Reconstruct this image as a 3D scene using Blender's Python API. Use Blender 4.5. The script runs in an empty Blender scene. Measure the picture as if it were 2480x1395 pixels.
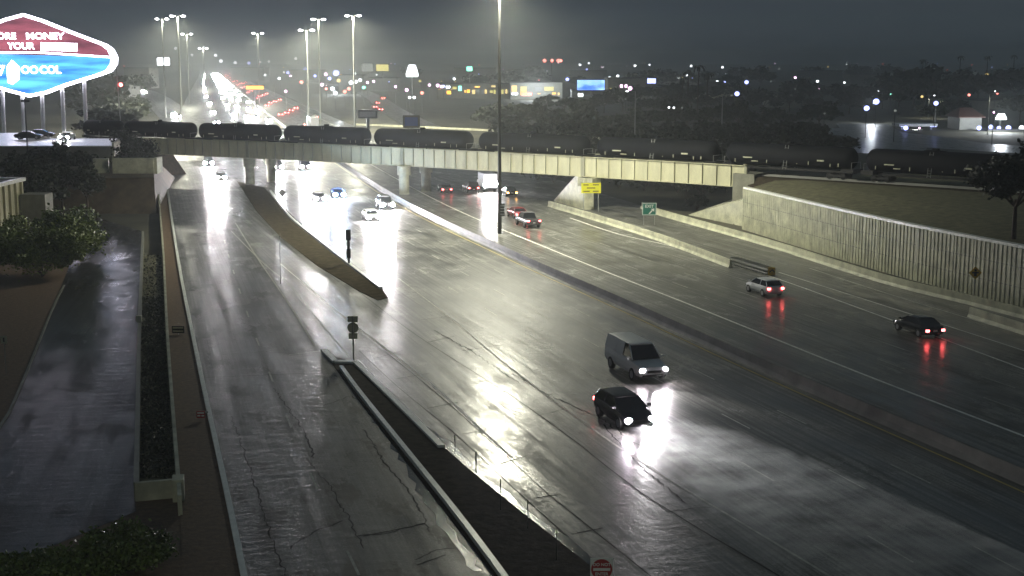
import bpy, math, random
from math import sin, cos, tan, atan, radians, pi
import mathutils
from mathutils import Vector, Matrix
S = bpy.context.scene
COL = S.collection
R = random.Random(7)

# ------------------------------------------------------------ camera, sky, exposure
H, F, HZ = 21.0, 3300.0, 150.0            # camera height (m), focal length in photo pixels, horizon row
TH = atan((697.5 - HZ) / F)
cam = bpy.data.cameras.new('camera'); camo = bpy.data.objects.new('camera', cam); COL.objects.link(camo)
camo.location = (0, 0, H); camo.rotation_euler = (pi / 2 - TH, 0, 0)
cam.sensor_width = 36; cam.lens = F / 2480 * 36; cam.clip_start = .5; cam.clip_end = 30000
S.camera = camo
S.render.resolution_x, S.render.resolution_y = 1024, 576
W = bpy.data.worlds.new('World'); S.world = W; W.use_nodes = True
nt = W.node_tree; nt.nodes.clear()
wo = nt.nodes.new('ShaderNodeOutputWorld'); bg = nt.nodes.new('ShaderNodeBackground')
sk = nt.nodes.new('ShaderNodeTexSky'); sk.sky_type = 'NISHITA'; sk.sun_disc = False
sk.sun_elevation = radians(-3); sk.sun_rotation = radians(100); 
b2 = nt.nodes.new('ShaderNodeBackground'); ad = nt.nodes.new('ShaderNodeAddShader')
bg.inputs[1].default_value = .05
b2.inputs[0].default_value = (.52, .79, 1.0, 1); b2.inputs[1].default_value = .052     # low rain cloud lit by the town
nt.links.new(sk.outputs[0], bg.inputs[0]); nt.links.new(bg.outputs[0], ad.inputs[0]); nt.links.new(b2.outputs[0], ad.inputs[1])
nt.links.new(ad.outputs[0], wo.inputs[0])
S.view_settings.view_transform = 'Standard'; S.view_settings.look = 'None'; S.view_settings.gamma = 1
S.view_settings.exposure = 0; S.view_settings.use_curve_mapping = False
S.render.engine = 'CYCLES'
c = S.cycles
c.use_denoising = True; c.max_bounces = 5; c.diffuse_bounces = 2; c.glossy_bounces = 3; c.transmission_bounces = 3
c.volume_bounces = 0; c.use_light_tree = True; c.caustics_reflective = False; c.caustics_refractive = False
c.sample_clamp_indirect = 3; c.sample_clamp_direct = 0
LAMP = (1.0, .97, .77)

# ------------------------------------------------------------ where a seen point stands in the world
def ray(px, py):
    x = (px - 1240) / F; v = -(py - 697.5) / F
    return x, cos(TH) + v * sin(TH), -sin(TH) + v * cos(TH)
def G(px, py, z=0.0):                      # on the level z
    x, y, d = ray(px, py); k = (z - H) / d
    return Vector((x * k, y * k, z))
def Wd(px, py, Y):                         # at the distance Y
    x, y, d = ray(px, py); k = Y / y
    return Vector((x * k, Y, H + d * k))
def PJ(X, Y, z):
    dz = z - H; dep = Y * cos(TH) - dz * sin(TH); up = Y * sin(TH) + dz * cos(TH)
    return 1240 + F * X / dep, 697.5 - F * up / dep

# ------------------------------------------------------------ materials
MAT = {}
def nodes(name):
    m = bpy.data.materials.new(name); m.use_nodes = True; MAT[name] = m
    return m, m.node_tree, m.node_tree.nodes['Principled BSDF']
def mat(name, col, rough=.6, metal=0., noise=0., scale=2., bump=0., spec=.5, rnoise=0., stretch=None, trans=0.):
    m, t, p = nodes(name)
    p.inputs['Base Color'].default_value = (*col, 1); p.inputs['Roughness'].default_value = rough
    p.inputs['Metallic'].default_value = metal; p.inputs['Specular IOR Level'].default_value = spec
    p.inputs['Transmission Weight'].default_value = trans
    if noise or bump or rnoise:
        tc = t.nodes.new('ShaderNodeTexCoord'); mp = t.nodes.new('ShaderNodeMapping'); nz = t.nodes.new('ShaderNodeTexNoise')
        nz.inputs['Scale'].default_value = scale; nz.inputs['Detail'].default_value = 6; nz.inputs['Roughness'].default_value = .65
        t.links.new(tc.outputs['Object'], mp.inputs[0]); t.links.new(mp.outputs[0], nz.inputs[0])
        if stretch: mp.inputs['Scale'].default_value = stretch
        if noise:
            r = t.nodes.new('ShaderNodeValToRGB'); r.color_ramp.elements[0].position = .3; r.color_ramp.elements[1].position = .7
            r.color_ramp.elements[0].color = (*[max(0, a * (1 - noise)) for a in col], 1)
            r.color_ramp.elements[1].color = (*[min(1, a * (1 + noise)) for a in col], 1)
            t.links.new(nz.outputs[0], r.inputs[0]); t.links.new(r.outputs[0], p.inputs['Base Color'])
        if rnoise:
            mr = t.nodes.new('ShaderNodeMapRange'); mr.inputs[1].default_value = .3; mr.inputs[2].default_value = .7
            mr.inputs[3].default_value = rough - rnoise; mr.inputs[4].default_value = rough + rnoise
            t.links.new(nz.outputs[0], mr.inputs[0]); t.links.new(mr.outputs[0], p.inputs['Roughness'])
        if bump:
            b = t.nodes.new('ShaderNodeBump'); b.inputs['Strength'].default_value = 1; b.inputs['Distance'].default_value = bump
            t.links.new(nz.outputs[0], b.inputs['Height']); t.links.new(b.outputs[0], p.inputs['Normal'])
    return m
def emit(name, col, s, light=True, base=(.1, .1, .1)):
    m, t, p = nodes(name)
    p.inputs['Base Color'].default_value = (*base, 1)
    p.inputs['Emission Color'].default_value = (*col, 1); p.inputs['Emission Strength'].default_value = s
    if not light: m.cycles.emission_sampling = 'NONE'
    return m

def road_mat(name, base, wet, ang, rip=.012, cw=(1, .18), cr=(.15, .30), rst=(1.3, .8, 1), pk=.58):
    """wet pavement: tyre streaks along the road, puddled patches, a shallow ripple"""
    m, t, p = nodes(name); N = t.nodes.new; L = t.links.new
    tc = N('ShaderNodeTexCoord')
    rot = N('ShaderNodeMapping'); rot.inputs['Rotation'].default_value = (0, 0, -ang); L(tc.outputs['Object'], rot.inputs[0])
    def noise(sc, st, det=5, ro=.6):
        mp = N('ShaderNodeMapping'); mp.inputs['Scale'].default_value = st; L(rot.outputs[0], mp.inputs[0])
        n = N('ShaderNodeTexNoise'); n.inputs['Scale'].default_value = sc; n.inputs['Detail'].default_value = det
        n.inputs['Roughness'].default_value = ro; L(mp.outputs[0], n.inputs[0]); return n.outputs[0]
    def rng(src, a, b, c_, d):
        r = N('ShaderNodeMapRange'); 
        for i, v in enumerate((a, b, c_, d)): r.inputs[i + 1].default_value = v
        L(src, r.inputs[0]); return r.outputs[0]
    def mth(op, a, b):
        q = N('ShaderNodeMath'); q.operation = op
        for i, v in enumerate((a, b)):
            if isinstance(v, (int, float)): q.inputs[i].default_value = v
            else: L(v, q.inputs[i])
        return q.outputs[0]
    streak = noise(1.0, (.025, 1.1, 1), 4)        # long in the driving direction
    blot = noise(.16, (1, 1.6, 1), 6, .7)
    grain = noise(9., (1, 1, 1), 3, .7)
    fine = noise(1.0, (.04, 3.6, 1), 4)
    pt = rng(noise(.33, (.55, 1.5, 1), 9, .72), .53, .575, 1, pk)
    mix = mth('ADD', mth('MULTIPLY', mth('ADD', mth('MULTIPLY', streak, .6), mth('MULTIPLY', fine, .4)), .6), mth('MULTIPLY', blot, .4))
    rough = mth('ADD', rng(mix, .38, .62, wet[0], wet[1]), rng(grain, .3, .7, -.03, .03))
    L(rough, p.inputs['Roughness'])
    alb = mth('MULTIPLY', mth('MULTIPLY', mth('MULTIPLY', rng(blot, .35, .65, .6, 1.4), pt), rng(fine, .38, .62, .45, 1.6)), rng(grain, .3, .7, .5, 1.5))
    vm = N('ShaderNodeVectorMath'); vm.operation = 'SCALE'; vm.inputs[0].default_value = base; L(alb, vm.inputs['Scale'])
    L(vm.outputs[0], p.inputs['Base Color'])
    rp = noise(1.0, rst, 4, .6)
    b = N('ShaderNodeBump'); b.inputs['Distance'].default_value = rip; L(mth('ADD', mth('MULTIPLY', grain, .12), rp), b.inputs['Height'])
    L(b.outputs[0], p.inputs['Normal'])
    p.inputs['Specular IOR Level'].default_value = .35
    p.inputs['Coat IOR'].default_value = 1.33
    L(mth('MULTIPLY', rng(mix, .42, .58, cw[0], cw[1]), mth('POWER', pt, 1.6)), p.inputs['Coat Weight']); L(mth('ADD', rng(grain, .3, .7, -.02, .02), rng(blot, .35, .65, cr[0], cr[1])), p.inputs['Coat Roughness'])
    L(b.outputs[0], p.inputs['Coat Normal'])
    return m
A72 = radians(108)
road_mat('wet_asphalt', (.125, .125, .112), (.34, .64), A72, .028)
road_mat('wet_frontage', (.085, .085, .082), (.40, .62), radians(105), .022, (.75, .0), (.16, .32), (1.6, .9, 1), .22)
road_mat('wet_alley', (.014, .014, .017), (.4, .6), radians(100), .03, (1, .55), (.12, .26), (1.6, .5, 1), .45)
road_mat('wet_far', (.06, .06, .058), (.35, .5), A72, .02, (1, .5), (.25, .38))
mat('paint_white', (.80, .80, .74), .6, noise=.25, scale=1.5)
mat('paint_yellow', (.55, .45, .12), .35, noise=.25, scale=1.5)
mat('paint_worn', (.42, .42, .37), .6, noise=.5, scale=2.)
mat('seam', (.012, .012, .012), .8, spec=.1)
mat('concrete', (.46, .46, .34), .6, noise=.38, scale=.7, bump=.01)
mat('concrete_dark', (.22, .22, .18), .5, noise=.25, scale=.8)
mat('barrier_shaded', (.12, .12, .10), .6, noise=.5, scale=.5, spec=.25)  # near median barrier: concrete darkened, shade of its camera-side face put into the colour
mat('kerb', (.78, .80, .74), .3, noise=.15, scale=2)
mat('dirt', (.040, .032, .021), .9, spec=.15, noise=.55, scale=1.6, bump=.06)
mat('verge_dirt', (.075, .064, .044), 1., spec=0., noise=.5, scale=1.2)
mat('dirt_red', (.13, .082, .05), .75, noise=.35, scale=3, bump=.04)
mat('terrain', (.06, .058, .04), .85, noise=.5, scale=.08, bump=.2)
mat('grass', (.13, .125, .07), .85, noise=.5, scale=1.2, bump=.1)
mat('water', (.02, .02, .02), .13, bump=.02, scale=3., rnoise=.05)
mat('steel_girder', (.53, .52, .35), .55, noise=.22, scale=.5, stretch=(1, 1, .3))
mat('rib_dark', (.30, .30, .21), .5)
mat('tank_black', (.006, .007, .010), .7, spec=.15, noise=.3, scale=.7)
mat('black', (.01, .01, .01), .5)
mat('rubber', (.015, .015, .015), .7)
mat('rim', (.4, .4, .42), .3, .8)
mat('glass', (.01, .012, .015), .06)
mat('galvanised', (.35, .36, .34), .45, .4)
mat('pole_dark', (.06, .06, .055), .5)
mat('silver_paint', (.72, .74, .72), .4, .1)
mat('black_paint', (.012, .013, .016), .18)
mat('white_paint', (.78, .80, .80), .3)
mat('grey_paint', (.12, .12, .13), .25)
mat('red_paint', (.2, .015, .015), .25)
mat('blue_paint', (.03, .06, .22), .25)
mat('beige', (.42, .40, .27), .7, noise=.12, scale=.7)
mat('roof_dark', (.05, .05, .05), .7)
mat('roof_red', (.12, .06, .045), .7)
mat('wall_block', (.085, .065, .04), .85, noise=.6, scale=.5, bump=.02)
mat('wood', (.07, .05, .035), .85, noise=.3)
mat('leaf', (.09, .13, .03), .5, noise=.6, scale=.8)
mat('leaf_dark', (.024, .032, .014), .6, noise=.5, scale=.5)
mat('leaf_lit', (.20, .25, .055), .5, noise=.6, scale=1.5)  # brighter copy of leaf, lamplight on the big bush put into the colour
mat('sign_yellow', (.62, .60, .02), .5); mat('sign_orange', (.55, .34, .02), .5)
mat('sign_green', (.02, .16, .12), .4); mat('sign_white', (.75, .78, .74), .5); mat('sign_red', (.35, .03, .03), .5)
mat('sign_back', (.50, .50, .36), .45, .2)
emit('head_lamp', (1, .93, .97), 2400); emit('head_near', (1, .88, .97), 420); emit('head_far', (.93, .95, 1), 5500)
emit('head_blue', (.45, .65, 1), 3000)
emit('tail_lamp', (1, .10, .10), 26); emit('tail_far', (1, .10, .09), 110); emit('tail_amber', (1, .45, .12), 24)
emit('mast_lamp', (1, .95, 1), 60); emit('mast_far', (1, .95, 1), 30, False)
for n_, c_, s_ in (('lit_white', (.9, .95, 1), 5), ('lit_warm', (1, .72, .25), 1.6), ('lit_blue', (.35, .4, 1), 5), ('lit_red', (1, .25, .2), 4),
                   ('lit_green', (.3, 1, .75), 3), ('lit_yellow', (.85, .75, .2), 1.2), ('lit_pink', (1, .6, .9), 5), ('lit_dim', (.6, .65, .6), .35),
                   ('lit_orange', (1, .5, .05), 3)):
    emit(n_, c_, s_, False)
emit('neon', (.88, .84, 1), 13)

# ------------------------------------------------------------ mesh helpers
class MB:
    def __init__(s): s.v = []; s.f = []; s.m = []; s.mats = []
    def slot(s, n):
        if n not in s.mats: s.mats.append(n)
        return s.mats.index(n)
    def add(s, vs, fs, m=None):
        o = len(s.v); s.v += [tuple(v) for v in vs]; k = s.slot(m) if m else 0
        for f in fs: s.f.append([i + o for i in f]); s.m.append(k)
        return s
    def box(s, c_, d, rz=0., m=None, taper=1.):
        x, y, z = [a / 2 for a in d]; P = []
        for k, (dz, t) in enumerate(((-z, 1), (z, taper))):
            for dx, dy in ((-x, -y), (x, -y), (x, y), (-x, y)):
                dx *= t; dy *= t
                P.append((c_[0] + dx * cos(rz) - dy * sin(rz), c_[1] + dx * sin(rz) + dy * cos(rz), c_[2] + dz))
        return s.add(P, [(3, 2, 1, 0), (4, 5, 6, 7), (0, 1, 5, 4), (1, 2, 6, 5), (2, 3, 7, 6), (3, 0, 4, 7)], m)
    def tube(s, a, b, r0, r1=None, n=10, m=None, cap=True):
        a = Vector(a); b = Vector(b); r1 = r0 if r1 is None else r1
        q = (b - a).to_track_quat('Z', 'Y'); P = []
        for p, r in ((a, r0), (b, r1)):
            for i in range(n):
                P.append(p + q @ Vector((r * cos(2 * pi * i / n), r * sin(2 * pi * i / n), 0)))
        fs = [(i, (i + 1) % n, n + (i + 1) % n, n + i) for i in range(n)]
        if cap: fs += [tuple(range(n))[::-1], tuple(range(n, 2 * n))]
        return s.add(P, fs, m)
    def prism(s, pts, z0, z1, m=None):        # pts 2D, z0/z1 numbers or lists
        n = len(pts); f0 = z0 if isinstance(z0, (list, tuple)) else [z0] * n; f1 = z1 if isinstance(z1, (list, tuple)) else [z1] * n
        P = [(p[0], p[1], f0[i]) for i, p in enumerate(pts)] + [(p[0], p[1], f1[i]) for i, p in enumerate(pts)]
        return s.add(P, [tuple(range(n))[::-1], tuple(range(n, 2 * n))] + [(i, (i + 1) % n, n + (i + 1) % n, n + i) for i in range(n)], m)
    def loft(s, rings, m=None, cap=True):
        n = len(rings[0]); P = [p for r in rings for p in r]; fs = []
        for k in range(len(rings) - 1):
            for i in range(n):
                fs.append((k * n + i, k * n + (i + 1) % n, (k + 1) * n + (i + 1) % n, (k + 1) * n + i))
        if cap: fs += [tuple(range(n))[::-1], tuple(range((len(rings) - 1) * n, len(rings) * n))]
        return s.add(P, fs, m)
    def ball(s, c_, r, n=8, k=5, m=None, sq=(1, 1, 1)):
        P = []; 
        for j in range(k + 1):
            a = pi * j / k
            for i in range(n): P.append((c_[0] + sq[0] * r * sin(a) * cos(2 * pi * i / n), c_[1] + sq[1] * r * sin(a) * sin(2 * pi * i / n), c_[2] + sq[2] * r * cos(a)))
        return s.add(P, [(j * n + i, j * n + (i + 1) % n, (j + 1) * n + (i + 1) % n, (j + 1) * n + i) for j in range(k) for i in range(n)], m)
    def build(s, name, m=None, parent=None, smooth=False, bevel=0., loc=None):
        me = bpy.data.meshes.new(name); me.from_pydata(s.v, [], s.f); me.update()
        for q in (s.mats or [m]): me.materials.append(MAT[q or m])
        if s.mats:
            for p, k in zip(me.polygons, s.m): p.material_index = k
        import bmesh
        b = bmesh.new(); b.from_mesh(me); bmesh.ops.recalc_face_normals(b, faces=b.faces); b.to_mesh(me); b.free()
        if smooth:
            for p in me.polygons: p.use_smooth = True
        o = bpy.data.objects.new(name, me); COL.objects.link(o)
        if parent: o.parent = parent
        if loc: o.location = loc
        if bevel:
            bv = o.modifiers.new('bevel', 'BEVEL'); bv.width = bevel; bv.segments = 2; bv.limit_method = 'ANGLE'
        return o
def tag(o, label=None, cat=None, group=None, kind=None):
    for k, v in (('label', label), ('category', cat), ('group', group), ('kind', kind)):
        if v: o[k] = v
    return o
def thing(name, label, cat, loc=(0, 0, 0), rz=0., group=None):
    o = bpy.data.objects.new(name, None); COL.objects.link(o); o.location = loc; o.rotation_euler = (0, 0, rz)
    o.empty_display_size = .3
    return tag(o, label, cat, group)
def dup(o, parent=None, skip=()):
    c_ = o.copy(); COL.objects.link(c_); c_.parent = parent
    for ch in list(o.children):
        if ch.type != 'LIGHT' or 'light' not in skip: dup(ch, c_, skip)
    return c_
def struct(o): o['kind'] = 'structure'; return o
def light(kind, name, loc, energy, col, parent=None, rot=None, size=None, blend=.3, rad=.2):
    l = bpy.data.lights.new(name, kind); l.energy = energy; l.color = col; l.shadow_soft_size = rad
    if kind == 'SPOT': l.spot_size = size; l.spot_blend = blend
    o = bpy.data.objects.new(name, l); COL.objects.link(o); o.location = loc
    if rot: o.rotation_euler = rot
    if parent: o.parent = parent
    return o
def sheet(pts, z, name, m, parent=None):
    me = MB(); me.add([(p[0], p[1], z) for p in pts], [tuple(range(len(pts)))]); return me.build(name, m, parent)
def smooth_path(P, step=3.):
    """Catmull-Rom through 2D points"""
    P = [Vector((p[0], p[1])) for p in P]; out = []
    for i in range(len(P) - 1):
        p0 = P[max(i - 1, 0)]; p1 = P[i]; p2 = P[i + 1]; p3 = P[min(i + 2, len(P) - 1)]
        n = max(1, int((p2 - p1).length / step)); n = min(n, 60)
        for k in range(n):
            t = k / n
            out.append(.5 * ((2 * p1) + (p2 - p0) * t + (2 * p0 - 5 * p1 + 4 * p2 - p3) * t * t + (3 * p1 - p0 - 3 * p2 + p3) * t ** 3))
    out.append(P[-1]); return out
def normals(P):
    N = []
    for i in range(len(P)):
        d = (P[min(i + 1, len(P) - 1)] - P[max(i - 1, 0)]).normalized(); N.append(Vector((-d.y, d.x)))
    return N
def ribbon(mb, P, a, b, z, m=None, jit=0.):
    N = normals(P); V = []
    for p, n in zip(P, N):
        V += [(*(p + n * (a + (R.uniform(-jit, jit) if jit else 0))), z), (*(p + n * (b + (R.uniform(-jit, jit) if jit else 0))), z)]
    mb.add(V, [(2 * i, 2 * i + 1, 2 * i + 3, 2 * i + 2) for i in range(len(P) - 1)], m)
def wallrun(mb, P, prof, m=None):
    """sweep a closed profile [(offset, z)] along a path"""
    N = normals(P); mb.loft([[(*(p + n * a), z) for a, z in prof] for p, n in zip(P, N)], m)
def dashes(mb, P, off, z, on, gap, w, m, start=0.):
    N = normals(P); s = -start; 
    for i in range(len(P) - 1):
        a = P[i] + N[i] * off; b = P[i + 1] + N[i + 1] * off; L = (b - a).length; d = (b - a) / L; n = Vector((-d.y, d.x)) * w / 2; x = 0.
        while x < L:
            ph = s % (on + gap)
            if ph < on:
                e = min(L, x + on - ph); p, q = a + d * x, a + d * e
                mb.add([(*(p - n), z), (*(p + n), z), (*(q + n), z), (*(q - n), z)], [(0, 1, 2, 3)], m)
            else: e = min(L, x + on + gap - ph)
            e = max(e, x + .01); s += e - x; x = e
def g2(l, z=0.): return [G(a, b, z).to_2d() for a, b in l]

# ------------------------------------------------------------ ground, freeway, frontage road
XY = [(36.6, 30), (25.2, 65), (17.2, 89), (9.2, 115), (-.9, 147), (-17.2, 203), (-38, 290), (-69, 420), (-102, 566), (-174, 887), (-263, 1290), (-500, 2360), (-780, 3600)]
YEL = smooth_path(XY, 4.)                      # the yellow line left of the median barrier; positive offset = left carriageway
CURB = smooth_path([(3.2, 0), *[tuple(G(a, b).to_2d()) for a, b in ((595, 1395), (490, 910), (437, 650), (410, 480), (400, 402))], (-98, 385)], 4.)
RBAR = smooth_path([G(a, b, .8).to_2d() for a, b in ((1330, 487), (1560, 555), (1770, 630))], 4.)
RAMPB = smooth_path([(19.0, 198), *[tuple(G(a, b, .8).to_2d()) for a, b in ((1590, 505), (1860, 580), (2150, 668), (2480, 748))], (58, 60), (70, 20)], 4.)
g = MB(); g.add([(-9000, -300, 0), (9000, -300, 0), (9000, 12000, 0), (-9000, 12000, 0)], [(0, 1, 2, 3)])
struct(g.build('ground', 'terrain'))
# freeway sheet
fr = MB()
near = [p for p in YEL if p.y <= 300]; far = [p for p in YEL if p.y >= 285]
def off(P, a): return [p + n * a for p, n in zip(P, normals(P))]
left = [p for p in CURB]; 
poly = left + off([p for p in YEL if 380 < p.y < 400], 16)[:1]
right = off([p for p in near], -34)[::-1]
yy = [0, 20] + list(range(30, 300, 6))
def at_y(P, y):
    for a, b in zip(P, P[1:]):
        lo, hi = sorted((a.y, b.y))
        if lo <= y <= hi and hi > lo: return a.x + (b.x - a.x) * (y - a.y) / (b.y - a.y)
    a, b = (P[0], P[1]) if abs(P[0].y - y) < abs(P[-1].y - y) else (P[-2], P[-1])
    return a.x + (b.x - a.x) * (y - a.y) / (b.y - a.y)
V = []
for y in yy: V += [(at_y(CURB, y), y, .02), (min(at_y(RAMPB, y) if y < 190 else at_y(YEL, y) + 36, at_y(YEL, y) + 60), y, .02)]
fr.add(V, [(2 * i, 2 * i + 1, 2 * i + 3, 2 * i + 2) for i in range(len(yy) - 1)])
struct(fr.build('freeway', 'wet_asphalt'))
ff = MB(); ribbon(ff, far, -24, 34, .016); struct(ff.build('far_freeway', 'wet_far'))
# frontage road: a darker pavement lying on the left part
ISL1L = g2([(788, 862), (868, 960), (980, 1110), (1090, 1250), (1200, 1395), (1290, 1520)])
fp = [Vector((at_y(CURB, y), y)) for y in range(0, 300, 6)]
GORE = smooth_path(g2([(1400, 1700), (1200, 1395), (1090, 1250), (980, 1110), (868, 960), (780, 845), (700, 740), (620, 620), (570, 540), (545, 480), (530, 430), (510, 395)]), 4.)
V = []
for y in yy: V += [(at_y(CURB, y), y, .026), (max(at_y(GORE, y), at_y(CURB, y) + 1), y, .026)]
fq = MB(); fq.add(V, [(2 * i, 2 * i + 1, 2 * i + 3, 2 * i + 2) for i in range(len(yy) - 1)])
struct(fq.build('frontage_road', 'wet_frontage'))
# far frontage road and far ramp
FFR = smooth_path([(-97, 385), *[tuple(p) for p in g2([(455, 296), (440, 282), (415, 262), (385, 238), (355, 222), (325, 214)])]], 12.)
q = MB(); ribbon(q, FFR, -6, 9, .03); struct(q.build('far_frontage_road', 'wet_far'))
FRMP = smooth_path(g2([(1040, 312), (985, 285), (945, 262), (915, 240), (880, 222), (830, 208), (760, 200)]), 12.)
q = MB(); ribbon(q, FRMP, -5, 6, .034); struct(q.build('far_ramp', 'wet_far'))
q = MB(); ribbon(q, smooth_path(g2([(2640, 372), (2300, 352), (2150, 330), (2040, 318), (1960, 312)]), 8.), -14, 12, .03)
ribbon(q, smooth_path(g2([(2150, 372), (2165, 345), (2120, 322), (2090, 300)]), 8.), -8, 9, .036); struct(q.build('cross_street', 'wet_far'))

mk = MB()
def line(l, w, m, z=.032, px=True):
    P = smooth_path(g2(l) if px else l, 4.); ribbon(mk, P, -w / 2, w / 2, z, m)
ribbon(mk, near, -.08, .08, .032, 'paint_yellow')
for k, st in ((3.5, 3.2), (7.12, 3.4), (10.8, 6.0)): dashes(mk, near, k, .032, 3.5, 8.5, .10, 'paint_worn', st)
ribbon(mk, near, -6.98, -6.74, .032, 'paint_white')
for k, st in ((-10.5, 2), (-14.1, 7)): dashes(mk, near, k, .032, 3.5, 8.5, .10, 'paint_worn', st)
line([(1380, 528), (1500, 568), (1640, 600), (1860, 668), (2160, 776), (2560, 925)], .20, 'paint_white')
line([(1886, 660), (2060, 715), (2480, 850), (2640, 905)], .18, 'paint_white')
line([(1960, 650), (2150, 712), (2480, 812)], .10, 'paint_white')
line([(966, 675), (1087, 768), (1240, 895), (1500, 1085), (1900, 1330), (2080, 1440)], .14, 'paint_worn')
line([(680, 640), (775, 720), (838, 773), (944, 853), (1059, 945), (1240, 1110)], .14, 'paint_white')
line([(570, 540), (620, 620), (705, 745), (762, 838)], .12, 'paint_worn')
FL = smooth_path(g2([(870, 1395), (740, 1120), (620, 818), (560, 640), (520, 500)]), 4.)
dashes(mk, FL, 0, .032, 3, 9, .12, 'paint_worn', 0)
line([(560, 560), (640, 640), (700, 690), (790, 800), (850, 868)], .10, 'paint_worn')
# tar seams and slab joints
line([(861, 700), (931, 755), (1009, 813), (1122, 886), (1240, 960), (1400, 1075), (1560, 1200), (1860, 1380), (1960, 1440)], .07, 'seam', .030)
line([(870, 850), (960, 935), (1100, 1050), (1240, 1180), (1440, 1360), (1520, 1430)], .07, 'seam', .030)
line([(930, 850), (1059, 955), (1200, 1080), (1330, 1200), (1480, 1320), (1580, 1400)], .07, 'seam', .030)
for a, b in (((905, 870), (975, 850)), ((960, 918), (1040, 905)), ((1035, 990), (1110, 975)), ((1120, 1052), (1180, 1043)), ((1208, 1125), (1275, 1105)), ((1292, 1208), (1358, 1198)),
             ((1385, 1295), (1460, 1280)), ((880, 1300), (1030, 1270)), ((500, 915), (740, 905)), ((1010, 1370), (1080, 1345)), ((1035, 830), (1100, 815)), ((1020, 775), (1080, 768)), ((1120, 850), (1220, 835))):
    line([a, b], .10, 'seam', .031)
def crack(l, w=.05):
    P = g2(l); Q = []
    for a, b in zip(P, P[1:]):
        n_ = max(2, int((b - a).length / .35))
        for k_ in range(n_): Q.append(a.lerp(b, k_ / n_) + Vector((R.uniform(-.09, .09), R.uniform(-.16, .16))))
    ribbon(mk, Q + [P[-1]], -w / 2, w / 2, .0315, 'seam', jit=w * .35)
for l in ([(870, 1300), (940, 1290), (1030, 1268)], [(740, 1110), (800, 1180), (850, 1265), (880, 1330)], [(660, 940), (735, 1040), (760, 1110)], [(780, 985), (850, 960), (900, 985)], [(1000, 1360), (1060, 1330), (1120, 1330)], [(560, 1010), (600, 1120), (640, 1250), (690, 1395)],
          [(700, 1330), (760, 1290), (830, 1262)], [(540, 860), (640, 852), (760, 862)], [(880, 1040), (930, 1120), (1000, 1200), (1040, 1290)], [(1240, 905), (1330, 960), (1450, 1010), (1560, 1090)], [(1460, 1030), (1540, 1120), (1660, 1220)], [(1050, 800), (1140, 850), (1260, 930)], [(1620, 1240), (1720, 1230)], [(1300, 1010), (1370, 990)]):
    crack(l, R.uniform(.05, .09))
line([(700, 860), (780, 850)], .08, 'paint_white', .031)
far_l = MB()
for k, mname in ((0, 'paint_yellow'), (14.2, 'paint_white'), (-18, 'paint_white')): ribbon(mk, far, k - .12, k + .12, .03, mname)
for k in (3.6, 7.2, 10.8, -7, -10.6, -14.2): dashes(mk, [p for p in far if p.y < 900], k, .03, 3.6, 8.6, .16, 'paint_white', 0)
struct(mk.build('road_markings'))
# rain standing in the gutters
pw = MB(); ribbon(pw, smooth_path(g2([(905, 935), (985, 1020), (1070, 1075), (1160, 1160), (1260, 1240), (1360, 1320), (1440, 1390)]), 1.2), -.25, .45, .036, jit=.22)
ribbon(pw, smooth_path(g2([(900, 1000), (985, 1125), (1060, 1250), (1150, 1385)]), 1.), -.2, .35, .036, jit=.2)
ribbon(pw, smooth_path(g2([(655, 470), (700, 520), (780, 590), (850, 645), (920, 695)]), 1.5), -.5, .3, .036, jit=.1)
tag(pw.build('gutter_water', 'water'), kind='structure')

# ------------------------------------------------------------ islands and kerbs
def island(name, pts, ma, kerbm, label=None):
    P = g2(pts); o = MB(); o.prism(P, 0, .06, ma); struct(o.build(name))
island('gore_island', [(786, 856), (858, 880), (985, 1000), (1070, 1082), (1150, 1150), (1260, 1240), (1420, 1365), (1560, 1480), (1310, 1540), (1196, 1395), (1085, 1250), (975, 1110), (865, 965)], 'dirt', 0)
island('verge', [(575, 440), (640, 455), (662, 480), (700, 530), (780, 595), (850, 650), (925, 702), (940, 722), (915, 728), (870, 706), (770, 645), (680, 575), (620, 510)], 'verge_dirt', 0)
k = MB()
def kerb(l, w=.18, h=.2, closed=False):
    P = smooth_path(g2(l, h), 2.); wallrun(k, P, [(-w, .0), (-w, h), (w, h), (w, .0)])
kerb([(784, 845), (812, 873)], .22); kerb([(812, 873), (860, 874)], .28); kerb([(860, 874), (975, 985), (1070, 1078)], .2)
kerb([(826, 885), (870, 945), (985, 1088), (1098, 1228), (1202, 1365), (1300, 1500)], .14, .28)
kerb([(655, 460), (700, 520), (780, 585), (850, 640), (922, 695)], .16)
struct(k.build('kerb', 'kerb'))
k = MB(); wallrun(k, CURB, [(-.05, .0), (-.05, .2), (.22, .2), (.22, .0)]); struct(k.build('frontage_kerb', 'kerb'))
# left side ground: red dirt strip between kerb and planter wall, alley
WL = smooth_path([(-.5, 0)] + [tuple(p) for p in g2([(435, 1205), (405, 800), (395, 600), (376, 392)], 1.0)], 4.)
V = []
for y in yy: V += [(at_y(WL, y) , y, .05), (at_y(CURB, y) -.2, y, .05)]
q = MB(); q.add(V, [(2 * i, 2 * i + 1, 2 * i + 3, 2 * i + 2) for i in range(len(yy) - 1)]); struct(q.build('dirt_strip', 'dirt_red'))
sheet(g2([(-400, 1700), (600, 1700), (430, 1195), (150, 1195), (60, 900), (180, 620), (20, 560), (-400, 620)]), .012, 'dirt_bank', 'dirt_red')['kind'] = 'structure'
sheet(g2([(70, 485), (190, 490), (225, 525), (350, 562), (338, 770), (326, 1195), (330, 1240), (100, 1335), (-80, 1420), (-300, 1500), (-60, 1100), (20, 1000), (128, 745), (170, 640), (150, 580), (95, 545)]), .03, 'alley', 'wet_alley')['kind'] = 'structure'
k = MB()
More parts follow.
